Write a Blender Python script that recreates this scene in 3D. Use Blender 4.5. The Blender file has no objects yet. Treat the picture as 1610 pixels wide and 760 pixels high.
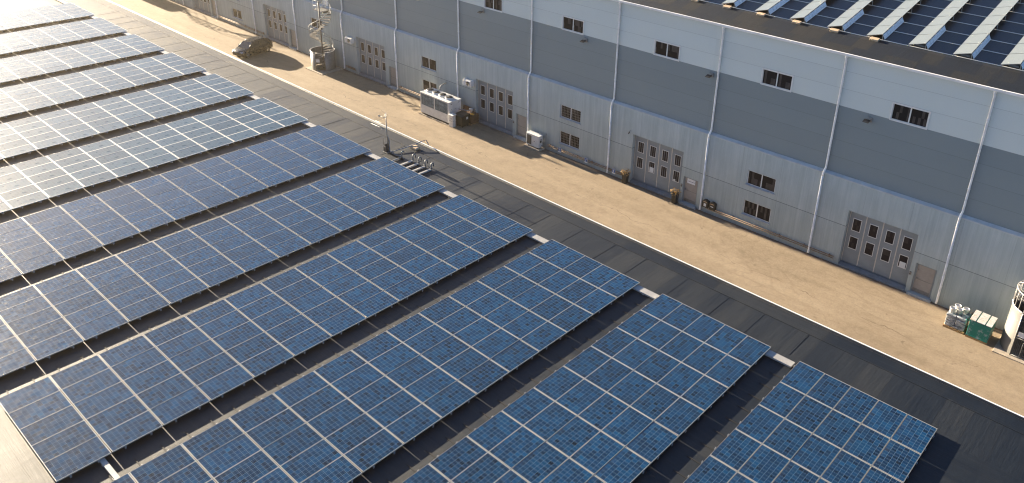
import bpy, bmesh, math, random
from mathutils import Vector, Matrix
random.seed(11)
scene = bpy.context.scene
COL = scene.collection
rad = math.radians

# ------------------------------------------------------------------ materials
class NT:
    def __init__(s, name, rough=0.6, spec=0.5, metal=0.0):
        s.m = bpy.data.materials.new(name); s.m.use_nodes = True
        s.t = s.m.node_tree; s.n = s.t.nodes; s.l = s.t.links
        s.b = s.n['Principled BSDF']
        s.b.inputs['Roughness'].default_value = rough
        s.b.inputs['Specular IOR Level'].default_value = spec
        s.b.inputs['Metallic'].default_value = metal
        s.tc = None
    def set(s, sock, v):
        if hasattr(v, 'is_output'): s.l.new(v, sock)
        elif isinstance(v, (tuple, list)) and len(v) == 3 and sock.type == 'RGBA': sock.default_value = (*v, 1)
        else: sock.default_value = v
    def coord(s, kind='Object'):
        if not s.tc: s.tc = s.n.new('ShaderNodeTexCoord')
        return s.tc.outputs[kind]
    def xyz(s, v=None):
        k = s.n.new('ShaderNodeSeparateXYZ'); s.l.new(v or s.coord(), k.inputs[0]); return k.outputs
    def vec(s, x=0.0, y=0.0, z=0.0):
        k = s.n.new('ShaderNodeCombineXYZ')
        for i, q in enumerate((x, y, z)): s.set(k.inputs[i], q)
        return k.outputs[0]
    def mt(s, op, a, b=0.0, c=0.0):
        k = s.n.new('ShaderNodeMath'); k.operation = op
        s.set(k.inputs[0], a); s.set(k.inputs[1], b); s.set(k.inputs[2], c); return k.outputs[0]
    def noise(s, v, scale=5, detail=4, rough=0.55, dist=0.0):
        k = s.n.new('ShaderNodeTexNoise'); s.l.new(v, k.inputs['Vector'])
        k.inputs['Scale'].default_value = scale; k.inputs['Detail'].default_value = detail
        k.inputs['Roughness'].default_value = rough; k.inputs['Distortion'].default_value = dist
        return k.outputs[0]
    def white(s, v):
        k = s.n.new('ShaderNodeTexWhiteNoise'); k.noise_dimensions = '3D'; s.l.new(v, k.inputs['Vector']); return k.outputs['Value']
    def ramp(s, f, stops):
        k = s.n.new('ShaderNodeValToRGB'); s.set(k.inputs[0], f); e = k.color_ramp.elements
        while len(e) < len(stops): e.new(0.5)
        for q, (p, c) in zip(e, stops): q.position = p; q.color = (*c, 1) if len(c) == 3 else c
        return k.outputs[0]
    def rng(s, f, a, b, c=0.0, d=1.0):
        k = s.n.new('ShaderNodeMapRange'); s.set(k.inputs[0], f)
        for i, q in enumerate((a, b, c, d)): s.set(k.inputs[i + 1], q)
        return k.outputs[0]
    def mix(s, f, a, b, mode='MIX'):
        k = s.n.new('ShaderNodeMix'); k.data_type = 'RGBA'; k.blend_type = mode
        s.set(k.inputs[0], f); s.set(k.inputs[6], a); s.set(k.inputs[7], b); return k.outputs[2]
    def col(s, v): s.set(s.b.inputs['Base Color'], v); return s
    def rough(s, v): s.set(s.b.inputs['Roughness'], v); return s
    def bump(s, h, strength=0.3, dist=0.01):
        k = s.n.new('ShaderNodeBump'); k.inputs['Strength'].default_value = strength
        k.inputs['Distance'].default_value = dist; s.set(k.inputs['Height'], h)
        s.l.new(k.outputs[0], s.b.inputs['Normal']); return s
    def line(s, f, w):  # mask of a thin line where fract(f) is near 0
        fr = s.mt('FRACT', f); d = s.mt('ABSOLUTE', s.mt('SUBTRACT', fr, 0.5))
        return s.mt('GREATER_THAN', d, 0.5 - w)

def simple(name, c, rough=0.55, metal=0.0, spec=0.5, var=0.25, scale=6.0, bump=0.0):
    k = NT(name, rough, spec, metal)
    n = k.noise(k.coord(), scale, 5, 0.6)
    lo = tuple(max(0, q * (1 - var)) for q in c); hi = tuple(min(1, q * (1 + var * 0.6)) for q in c)
    k.col(k.ramp(n, [(0.3, lo), (0.7, hi)]))
    k.rough(k.rng(n, 0.3, 0.7, max(0.02, rough - 0.08), min(1, rough + 0.08)))
    if bump: k.bump(k.noise(k.coord(), scale * 12, 3), bump, 0.01)
    return k.m

M = {}
M['frame'] = simple('anodised_frame', (0.38, 0.35, 0.305), 0.45, 0.0, 0.5, 0.12, 3)
M['rail'] = simple('galvanised_rail', (0.42, 0.43, 0.44), 0.45, 0.7, 0.5, 0.15, 4)
M['trunk'] = simple('trunking_metal', (0.33, 0.32, 0.305), 0.5, 0.0, 0.5, 0.18, 3)
M['white_trim'] = simple('painted_white_trim', (0.78, 0.76, 0.73), 0.45, 0.0, 0.5, 0.12, 2)
M['pipe'] = simple('painted_pipe', (0.84, 0.82, 0.78), 0.5, 0, 0.5, 0.18, 2.5)
M['win_frame'] = simple('window_frame_paint', (0.72, 0.71, 0.68), 0.4, 0, 0.5, 0.1, 3)
M['sill'] = simple('sill_sheet', (0.34, 0.38, 0.41), 0.5, 0.0, 0.5, 0.15, 4)
M['steel'] = simple('galvanised_steel', (0.24, 0.24, 0.235), 0.5, 0.5, 0.5, 0.25, 5)
M['black_plastic'] = simple('black_plastic', (0.016, 0.017, 0.019), 0.4, 0, 0.5, 0.3, 5)
M['black_rubber'] = simple('black_rubber', (0.02, 0.02, 0.021), 0.75, 0, 0.3, 0.3, 8)
M['dark_metal'] = simple('dark_metal', (0.05, 0.05, 0.055), 0.45, 0.4, 0.5, 0.3, 6)
M['white_box'] = simple('white_powder_coat', (0.70, 0.70, 0.68), 0.4, 0, 0.5, 0.14, 2.2)
M['white_plastic'] = simple('white_plastic', (0.74, 0.72, 0.68), 0.4, 0, 0.5, 0.15, 5)
M['grey_door'] = simple('grey_door_paint', (0.235, 0.27, 0.29), 0.5, 0, 0.4, 0.12, 1.4)
M['door_trim'] = simple('door_edge_trim', (0.60, 0.56, 0.50), 0.5, 0, 0.4, 0.2, 4)
M['beige_door'] = simple('beige_door_paint', (0.33, 0.305, 0.28), 0.5, 0, 0.4, 0.12, 2)
M['threshold'] = simple('threshold_steel', (0.17, 0.19, 0.21), 0.55, 0.0, 0.5, 0.3, 3)
M['stone_block'] = simple('tan_block', (0.55, 0.40, 0.26), 0.8, 0, 0.3, 0.25, 8, 0.3)
M['grey_block'] = simple('grey_block', (0.22, 0.22, 0.22), 0.8, 0, 0.3, 0.25, 8, 0.3)
M['wood'] = simple('pallet_wood', (0.42, 0.27, 0.13), 0.8, 0, 0.3, 0.4, 9, 0.3)
M['brown'] = simple('brown_crate_paint', (0.12, 0.065, 0.04), 0.7, 0, 0.3, 0.5, 6, 0.2)
M['yellow'] = simple('yellow_plastic', (0.72, 0.40, 0.06), 0.5, 0, 0.5, 0.2, 8)
M['pad'] = simple('concrete_pad', (0.42, 0.36, 0.29), 0.85, 0, 0.3, 0.25, 4, 0.3)
M['blue_sign'] = simple('blue_sign_paint', (0.02, 0.10, 0.32), 0.4, 0, 0.5, 0.1, 4)
M['sign_white'] = simple('white_sign_paint', (0.72, 0.74, 0.76), 0.4, 0, 0.5, 0.08, 4)
M['ink'] = simple('sign_ink', (0.03, 0.05, 0.12), 0.5, 0, 0.4, 0.2, 4)
M['flower'] = simple('dry_flower', (0.42, 0.28, 0.12), 0.8, 0, 0.2, 0.5, 30)
M['cable'] = simple('grey_cable', (0.22, 0.23, 0.25), 0.5, 0, 0.5, 0.2, 8)
M['bumper_rail'] = simple('rusty_rail', (0.30, 0.21, 0.145), 0.6, 0.15, 0.4, 0.45, 5, 0.1)
M['paper'] = simple('white_paper', (0.66, 0.68, 0.68), 0.7, 0, 0.3, 0.06, 3)
M['headlight'] = simple('headlight_glass', (0.6, 0.62, 0.65), 0.1, 0.3, 0.6, 0.1, 20)
M['tail'] = simple('tail_light', (0.25, 0.015, 0.012), 0.15, 0, 0.6, 0.1, 20)
M['alloy'] = simple('alloy_rim', (0.45, 0.45, 0.46), 0.3, 0.8, 0.5, 0.1, 8)
M['flashing'] = simple('ledge_flashing', (0.42, 0.46, 0.48), 0.6, 0.0, 0.5, 0.15, 1.5)

k = NT('car_paint', 0.22, 0.5); k.col((0.012, 0.011, 0.012)); k.b.inputs['Coat Weight'].default_value = 0.4
k.rough(k.rng(k.noise(k.coord(), 9, 4), 0.3, 0.7, 0.2, 0.34)); M['car'] = k.m
k = NT('car_glass', 0.08, 0.9); k.col((0.012, 0.015, 0.018)); M['car_glass'] = k.m

# window glass with a dim room behind it
def glass(name, base, warm):
    k = NT(name, 0.06, 0.14)
    oi = k.n.new('ShaderNodeObjectInfo')
    x, y, z = k.xyz()
    v = k.vec(k.mt('ADD', x, k.mt('MULTIPLY', oi.outputs['Random'], 37.0)), y, z)
    sx, sy, sz = k.xyz(v)
    blk = k.white(k.vec(k.mt('FLOOR', k.mt('MULTIPLY', sx, 6.5)), 0.0, k.mt('FLOOR', k.mt('MULTIPLY', sz, 2.2))))
    n = k.noise(v, 2.3, 3)
    f = k.mt('MULTIPLY', k.mt('GREATER_THAN', blk, 0.66), n)
    k.col(k.mix(f, base, warm)); return k.m
M['glass'] = glass('dark_window_glass', (0.009, 0.010, 0.015), (0.11, 0.095, 0.09))
M['door_glass'] = glass('door_window_glass', (0.014, 0.013, 0.02), (0.06, 0.05, 0.05))

# photovoltaic glass: 6 x 10 polycrystalline cells
PW, PL = 1.066, 1.668
def cells(name, stops, gridc, spec, r0, r1, gap, gw):
    k = NT(name, 0.2, spec)
    x, y, z = k.xyz(); oi = k.n.new('ShaderNodeObjectInfo')
    cx = k.mt('DIVIDE', k.mt('SUBTRACT', x, 0.022), (PW - 0.044) / 6.0)
    cy = k.mt('DIVIDE', k.mt('SUBTRACT', y, 0.026), (PL - 0.052) / 10.0)
    cell = k.vec(k.mt('FLOOR', cx), k.mt('FLOOR', cy), k.mt('MULTIPLY', oi.outputs['Random'], 91.7))
    rr = k.white(cell)
    grain = k.noise(k.vec(x, y, k.mt('MULTIPLY', oi.outputs['Random'], 50)), 22, 3, 0.7)
    batch = k.noise(k.vec(k.mt('FLOOR', cx), k.mt('FLOOR', cy), k.mt('MULTIPLY', oi.outputs['Random'], 91.7)), 0.37, 2, 0.5)
    tone = k.mt('ADD', k.mt('MULTIPLY', rr, 0.62), k.mt('ADD', k.mt('MULTIPLY', grain, 0.25), k.mt('MULTIPLY', k.mt('SUBTRACT', batch, 0.40), 0.40)))
    cellc = k.ramp(tone, stops)
    pt = k.mt('MULTIPLY_ADD', oi.outputs['Random'], 0.35, 0.82)
    cellc = k.mix(1.0, cellc, k.vec(pt, pt, pt), 'MULTIPLY')
    gx = k.line(cx, gw); gy = k.line(cy, gw * 0.95)
    bus = k.mt('MULTIPLY', k.line(k.mt('MULTIPLY', cx, 2.0), 0.02), 0.22)
    bus2 = k.mt('MULTIPLY', k.line(k.mt('ADD', k.mt('MULTIPLY', cy, 2.0), 0.5), 0.045), 0.26)
    g = k.mt('MAXIMUM', k.mt('MULTIPLY', k.mt('MAXIMUM', gx, gy), gap), k.mt('MAXIMUM', bus, bus2))
    edge = k.mt('MAXIMUM', k.mt('GREATER_THAN', k.mt('ABSOLUTE', k.mt('SUBTRACT', cx, 3.0)), 3.0), k.mt('GREATER_THAN', k.mt('ABSOLUTE', k.mt('SUBTRACT', cy, 5.0)), 5.0))
    c = k.mix(k.mt('MAXIMUM', g, k.mt('MULTIPLY', edge, 0.45)), cellc, gridc)
    # dust washed down to the low edge and a few dried spots
    drift = k.noise(k.vec(k.mt('MULTIPLY', x, 1.2), k.mt('MULTIPLY', y, 3.0), k.mt('MULTIPLY', oi.outputs['Random'], 33)), 2.5, 5, 0.7)
    low = k.mt('MULTIPLY', k.rng(x, 0.0, 0.30, 1.0, 0.0), k.rng(drift, 0.42, 0.7))
    spots = k.rng(k.noise(k.vec(x, y, k.mt('MULTIPLY', oi.outputs['Random'], 77)), 8.0, 2, 0.5), 0.76, 0.80)
    c = k.mix(k.mt('ADD', k.mt('MULTIPLY', low, 0.10), k.mt('MULTIPLY', spots, 0.35)), c, (0.20, 0.19, 0.17))
    k.col(c)
    k.rough(k.rng(k.noise(k.coord(), 3.5, 5, 0.6), 0.3, 0.75, r0, r1)); return k.m
M['cells'] = cells('solar_cells', [(0.06, (0.0010, 0.005, 0.013)), (0.16, (0.0006, 0.012, 0.036)), (0.50, (0.0004, 0.0215, 0.064)), (0.80, (0.0006, 0.036, 0.096)), (1.0, (0.002, 0.064, 0.145))], (0.15, 0.205, 0.26), 0.46, 0.17, 0.25, 0.85, 0.024)
M['cells_skylit'] = cells('skylit_solar_cells', [(0.06, (0.019, 0.046, 0.074)), (0.5, (0.025, 0.060, 0.094)), (1.0, (0.031, 0.072, 0.108))], (0.16, 0.20, 0.22), 0.22, 0.26, 0.33, 0.6, 0.024)  # raised base colour stands in for sky reflected by the far rows

k = NT('pale_solar_glass', 0.3, 0.5)
oi = k.n.new('ShaderNodeObjectInfo')
n = k.noise(k.coord(), 2.0, 4)
k.col(k.mix(n, (0.125, 0.145, 0.15), (0.16, 0.18, 0.185))); M['pale_panel'] = k.m
k = NT('deflector_sheet', 0.45, 0.5)
x, y, z = k.xyz()
k.col(k.ramp(k.noise(k.vec(k.mt('MULTIPLY', y, 1.5), k.mt('MULTIPLY', z, 9.0), x), 3.0, 4), [(0.33, (0.45, 0.49, 0.52)), (0.55, (0.80, 0.81, 0.80))])); M['deflector'] = k.m

# bitumen roofing
def bitumen(name, near):
    k = NT(name, 0.6, 0.40 if near else 0.25)
    x, y, z = k.xyz()
    wob = k.noise(k.coord(), 0.9, 3)
    wob2 = k.mt('MULTIPLY', k.mt('SUBTRACT', wob, 0.5), 0.16)
    if near:
        strip = k.mt('GREATER_THAN', y, -0.25); edge = k.mt('GREATER_THAN', k.mt('ADD', y, k.mt('MULTIPLY', wob2, 0.3)), 2.12)
        sx = k.mt('ADD', k.mt('DIVIDE', x, 1.02), wob2)
        ax = k.mt('ADD', k.mt('DIVIDE', y, 0.98), k.mt('MULTIPLY', wob2, 0.5))
        mid = k.mt('ADD', k.mt('MULTIPLY', sx, strip), k.mt('MULTIPLY', ax, k.mt('SUBTRACT', 1.0, strip)))
        e5 = k.mt('DIVIDE', x, 5.3)
        mid = k.mt('ADD', k.mt('MULTIPLY', mid, k.mt('SUBTRACT', 1.0, edge)), k.mt('MULTIPLY', e5, edge))
        idv = k.vec(k.mt('FLOOR', mid), strip, edge)
        jit = k.mt('MULTIPLY', k.white(idv), 0.6)
        seam = k.line(mid, 0.022)
        seam2 = k.line(k.mt('ADD', mid, jit), 0.012)
        eline = k.mt('LESS_THAN', k.mt('ABSOLUTE', k.mt('SUBTRACT', k.mt('ADD', y, k.mt('MULTIPLY', wob2, 0.3)), 2.12)), 0.028)
        eline = k.mt('MAXIMUM', eline, k.mt('LESS_THAN', k.mt('ABSOLUTE', k.mt('SUBTRACT', y, 2.86)), 0.02))
    else:
        edge = k.mt('LESS_THAN', k.mt('ADD', y, k.mt('MULTIPLY', wob2, 0.25)), 20.35)
        row2 = k.mt('FLOOR', k.mt('DIVIDE', k.mt('SUBTRACT', y, 20.35), 3.4))
        off = k.white(k.vec(row2, 3.0, 1.0))
        mid = k.mt('ADD', k.mt('ADD', k.mt('DIVIDE', x, 1.0), off), k.mt('MULTIPLY', wob2, 0.2))
        e5 = k.mt('DIVIDE', x, 1.9)
        mid = k.mt('ADD', k.mt('MULTIPLY', mid, k.mt('SUBTRACT', 1.0, edge)), k.mt('MULTIPLY', e5, edge))
        idv = k.vec(k.mt('FLOOR', mid), row2, edge)
        seam = k.line(mid, 0.03)
        seam2 = k.mt('MULTIPLY', k.line(k.mt('ADD', mid, 0.13), 0.02), 0.6)
        eline = k.mt('LESS_THAN', k.mt('ABSOLUTE', k.mt('SUBTRACT', k.mt('ADD', y, k.mt('MULTIPLY', wob2, 0.25)), 20.35)), 0.03)
    tone = k.white(idv)
    big = k.noise(k.coord(), 0.55, 5, 0.6, 0.4)
    med = k.noise(k.vec(k.mt('MULTIPLY', x, 2.2), k.mt('MULTIPLY', y, 0.7), z), 1.6, 5, 0.65)
    lx = k.noise(k.vec(k.mt('MULTIPLY', x, 5.5), k.mt('MULTIPLY', y, 0.35), 0.0), 1.0, 5, 0.75)
    ly = k.noise(k.vec(k.mt('MULTIPLY', x, 0.35), k.mt('MULTIPLY', y, 5.5), 4.0), 1.0, 5, 0.75)
    if near:
        sel = k.mt('ABSOLUTE', k.mt('SUBTRACT', strip, edge))
        lin = k.mt('ADD', k.mt('MULTIPLY', lx, sel), k.mt('MULTIPLY', ly, k.mt('SUBTRACT', 1.0, sel)))
    else: lin = lx
    fine = k.noise(k.coord(), 13, 5, 0.85)
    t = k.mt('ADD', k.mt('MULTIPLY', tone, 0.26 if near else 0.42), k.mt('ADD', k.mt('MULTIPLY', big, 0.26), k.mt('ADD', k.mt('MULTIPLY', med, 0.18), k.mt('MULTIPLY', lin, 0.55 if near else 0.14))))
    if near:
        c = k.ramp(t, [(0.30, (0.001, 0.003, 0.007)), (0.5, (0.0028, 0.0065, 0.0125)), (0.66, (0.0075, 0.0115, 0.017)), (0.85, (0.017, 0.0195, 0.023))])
    else:
        c = k.ramp(t, [(0.25, (0.005, 0.009, 0.017)), (0.5, (0.006, 0.010, 0.017)), (0.58, (0.015, 0.0155, 0.016)), (0.95, (0.023, 0.021, 0.020))])
    spk = k.rng(fine, 0.3, 0.7, 0.55, 1.5)
    c = k.mix(1.0, c, k.vec(spk, spk, spk), 'MULTIPLY')
    lines = k.mt('MINIMUM', k.mt('ADD', k.mt('ADD', seam, seam2), eline), 1.0)
    patch = k.noise(k.coord(), 1.7, 3)
    lines = k.mt('MULTIPLY', lines, k.rng(patch, 0.35, 0.6, 0.25, 1.0))
    c = k.mix(k.mt('MULTIPLY', lines, 0.75), c, (0.008, 0.010, 0.013))
    k.col(c)
    k.rough(k.rng(k.mt('ADD', k.mt('MULTIPLY', big, 0.6), k.mt('MULTIPLY', tone, 0.4)), 0.25, 0.75, 0.50, 0.64))
    if not near:
        k.rough(k.rng(y, 21.6, 22.2, 0.7, 0.36)); k.set(k.b.inputs['Specular IOR Level'], k.rng(y, 21.6, 22.2, 0.25, 0.7))
    h = k.mt('ADD', k.mt('MULTIPLY', fine, 0.35), k.mt('ADD', k.mt('MULTIPLY', med, 1.0), k.mt('ADD', k.mt('MULTIPLY', lin, 2.0), k.mt('MULTIPLY', k.mt('FRACT', mid), 0.9))))
    k.bump(h, 0.55, 0.012)
    return k
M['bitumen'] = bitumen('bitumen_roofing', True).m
M['bitumen_far'] = bitumen('mineral_roofing', False).m

# dusty yard
k = NT('dusty_asphalt', 0.85, 0.25)
x, y, z = k.xyz()
big = k.noise(k.vec(k.mt('MULTIPLY', x, 0.35), y, 0.0), 0.42, 6, 0.6, 0.6)
track = k.noise(k.vec(k.mt('MULTIPLY', x, 0.05), k.mt('MULTIPLY', y, 1.1), 0.0), 1.0, 4, 0.6)
med = k.noise(k.coord(), 1.9, 6, 0.68, 0.3)
fine = k.noise(k.coord(), 8, 6, 0.88)
t = k.mt('ADD', k.mt('MULTIPLY', big, 0.42), k.mt('ADD', k.mt('MULTIPLY', track, 0.28), k.mt('MULTIPLY', med, 0.34)))
c = k.ramp(t, [(0.30, (0.165, 0.127, 0.085)), (0.5, (0.26, 0.204, 0.142)), (0.70, (0.335, 0.268, 0.19))])
spk = k.rng(fine, 0.3, 0.7, 0.82, 1.18)
c = k.mix(1.0, c, k.vec(spk, spk, spk), 'MULTIPLY')
ed = k.noise(k.vec(k.mt('MULTIPLY', x, 0.5), k.mt('MULTIPLY', y, 1.2), 0.0), 1.4, 5, 0.65)
wet = k.rng(k.mt('ADD', k.mt('SUBTRACT', y, 19.02), k.mt('MULTIPLY', k.mt('SUBTRACT', ed, 0.5), 1.5)), -0.05, 0.22)
c = k.mix(k.mt('MULTIPLY', wet, 0.62), c, (0.095, 0.055, 0.048))
w = k.mt('MULTIPLY', k.mt('SUBTRACT', k.noise(k.coord(), 0.5, 4), 0.5), 1.6)
msk = k.rng(k.noise(k.coord(), 0.35, 3), 0.48, 0.56)
crk = k.mt('LESS_THAN', k.mt('ABSOLUTE', k.mt('SUBTRACT', k.mt('ADD', y, w), 14.9)), 0.02)
crk2 = k.mt('LESS_THAN', k.mt('ABSOLUTE', k.mt('SUBTRACT', k.mt('ADD', y, k.mt('MULTIPLY', w, -0.7)), 9.6)), 0.018)
c = k.mix(k.mt('MULTIPLY', k.mt('MULTIPLY', k.mt('MAXIMUM', crk, crk2), msk), 0.6), c, (0.06, 0.04, 0.03))
ring = k.mt('ABSOLUTE', k.mt('SUBTRACT', k.mt('FRACT', k.mt('MULTIPLY', k.noise(k.vec(k.mt('MULTIPLY', x, 0.3), y, 3.0), 0.16, 2), 26.0)), 0.5))
trk = k.mt('MULTIPLY', k.rng(ring, 0.10, 0.02), k.rng(k.noise(k.coord(), 0.22, 3), 0.46, 0.60))
c = k.mix(k.mt('MULTIPLY', trk, 0.20), c, (0.13, 0.095, 0.066))
oil = k.rng(k.noise(k.coord(), 1.3, 3, 0.5, 0.3), 0.70, 0.76)
c = k.mix(k.mt('MULTIPLY', oil, 0.45), c, (0.06, 0.045, 0.035))
stn = k.rng(k.noise(k.coord(), 0.8, 5, 0.7, 1.0), 0.56, 0.72)
c = k.mix(k.mt('MULTIPLY', stn, 0.24), c, (0.12, 0.09, 0.065))
k.col(c); k.bump(k.mt('ADD', k.mt('MULTIPLY', fine, 0.5), med), 0.35, 0.012); M['road'] = k.m

# ribbed concrete and cladding
k = NT('ribbed_concrete', 0.75, 0.35)
x, y, z = k.xyz()
rib = k.noise(k.vec(k.mt('MULTIPLY', x, 4.2), 0.0, k.mt('MULTIPLY', z, 0.10)), 1.0, 6, 0.85)
stain = k.noise(k.vec(k.mt('MULTIPLY', x, 2.1), 0.0, k.mt('MULTIPLY', z, 0.25)), 1.0, 5, 0.6)
cl = k.noise(k.coord(), 0.6, 4)
t = k.mt('ADD', k.mt('MULTIPLY', rib, 0.62), k.mt('ADD', k.mt('MULTIPLY', stain, 0.30), k.mt('MULTIPLY', cl, 0.2)))
c = k.ramp(t, [(0.36, (0.275, 0.33, 0.335)), (0.56, (0.385, 0.445, 0.445)), (0.74, (0.50, 0.555, 0.55))])
seam = k.mt('LESS_THAN', k.mt('ABSOLUTE', k.mt('SUBTRACT', z, -4.02)), 0.022)
vs = k.line(k.mt('DIVIDE', k.mt('ADD', x, 7.65), 2.81), 0.004)
c = k.mix(k.mt('MULTIPLY', k.mt('MAXIMUM', seam, k.mt('MULTIPLY', vs, 0.4)), 0.7), c, (0.07, 0.08, 0.09))
low = k.mt('MULTIPLY', k.mt('LESS_THAN', z, -4.02), 0.10)
c = k.mix(low, c, (0.10, 0.12, 0.14))
spl = k.mt('MULTIPLY', k.rng(z, -6.87, -6.2, 1.0, 0.0), k.rng(stain, 0.35, 0.7))
c = k.mix(k.mt('MULTIPLY', spl, 0.5), c, (0.16, 0.14, 0.12))
k.col(c)
corr = k.mt('SINE', k.mt('MULTIPLY', x, 52.0))
k.bump(k.mt('ADD', k.mt('MULTIPLY', corr, 0.35), rib), 0.5, 0.012); M['concrete'] = k.m

def cladding(name, a, b, z0):
    k = NT(name, 0.5, 0.4)
    x, y, z = k.xyz()
    n = k.noise(k.vec(k.mt('MULTIPLY', x, 0.25), 0.0, k.mt('MULTIPLY', z, 0.8)), 0.9, 4)
    f = k.noise(k.coord(), 30, 2)
    c = k.mix(k.mt('ADD', k.mt('MULTIPLY', n, 0.7), k.mt('MULTIPLY', f, 0.3)), a, b)
    pan = k.white(k.vec(k.mt('FLOOR', k.mt('DIVIDE', k.mt('SUBTRACT', x, 0.52), 8.5)), 0.0, k.mt('FLOOR', k.mt('DIVIDE', k.mt('SUBTRACT', z, z0), 1.09))))
    pv = k.rng(pan, 0, 1, 0.965, 1.035)
    c = k.mix(1.0, c, k.vec(pv, pv, pv), 'MULTIPLY')
    s = k.line(k.mt('DIVIDE', k.mt('SUBTRACT', z, z0), 1.09), 0.011)
    k.col(k.mix(k.mt('MULTIPLY', s, 0.4), c, tuple(q * 0.35 for q in a)))
    k.bump(k.mt('ADD', k.mt('MULTIPLY', s, -2.0), f), 0.25, 0.008); return k.m
M['clad_dark'] = cladding('grey_cladding', (0.182, 0.225, 0.242), (0.208, 0.25, 0.264), -0.83)
M['clad_light'] = cladding('pale_cladding', (0.54, 0.595, 0.58), (0.60, 0.65, 0.63), 3.53)

k = NT('condenser_coil', 0.5, 0.4)
x, y, z = k.xyz()
n = k.noise(k.coord(), 3.2, 6, 0.75, 0.4)
fin = k.line(k.mt('MULTIPLY', x, 22), 0.18)
c = k.ramp(n, [(0.36, (0.035, 0.06, 0.09)), (0.52, (0.10, 0.16, 0.21)), (0.66, (0.24, 0.31, 0.36))])
k.col(k.mix(k.mt('MULTIPLY', fin, 0.35), c, (0.03, 0.05, 0.08))); M['coil'] = k.m
k = NT('worn_green_sheet', 0.55, 0.4)
n = k.noise(k.coord(), 5.5, 6, 0.75, 0.3); n2 = k.noise(k.coord(), 1.6, 4, 0.6)
f = k.mt('MULTIPLY', k.rng(n, 0.5, 0.6), k.rng(n2, 0.45, 0.6))
k.col(k.mix(f, (0.004, 0.19, 0.15), (0.30, 0.38, 0.40))); M['green'] = k.m
k = NT('rusty_white_lid', 0.6, 0.4)
n = k.noise(k.coord(), 3.4, 6, 0.75, 0.5)
k.col(k.ramp(n, [(0.40, (0.55, 0.56, 0.56)), (0.56, (0.50, 0.48, 0.45)), (0.68, (0.36, 0.19, 0.08))])); M['lid'] = k.m
k = NT('stretch_wrap', 0.3, 0.5)
x, y, z = k.xyz()
n = k.noise(k.vec(k.mt('MULTIPLY', x, 1.5), k.mt('MULTIPLY', y, 1.5), k.mt('MULTIPLY', z, 7.0)), 2.4, 5, 0.7, 0.5)
k.col(k.ramp(n, [(0.40, (0.07, 0.10, 0.13)), (0.55, (0.38, 0.40, 0.42)), (0.68, (0.70, 0.69, 0.66))])); k.bump(n, 0.5, 0.03); M['wrap'] = k.m
k = NT('wire_mesh', 0.6, 0.3, 0.0); k.col((0.22, 0.22, 0.21)); M['wire'] = k.m

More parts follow.
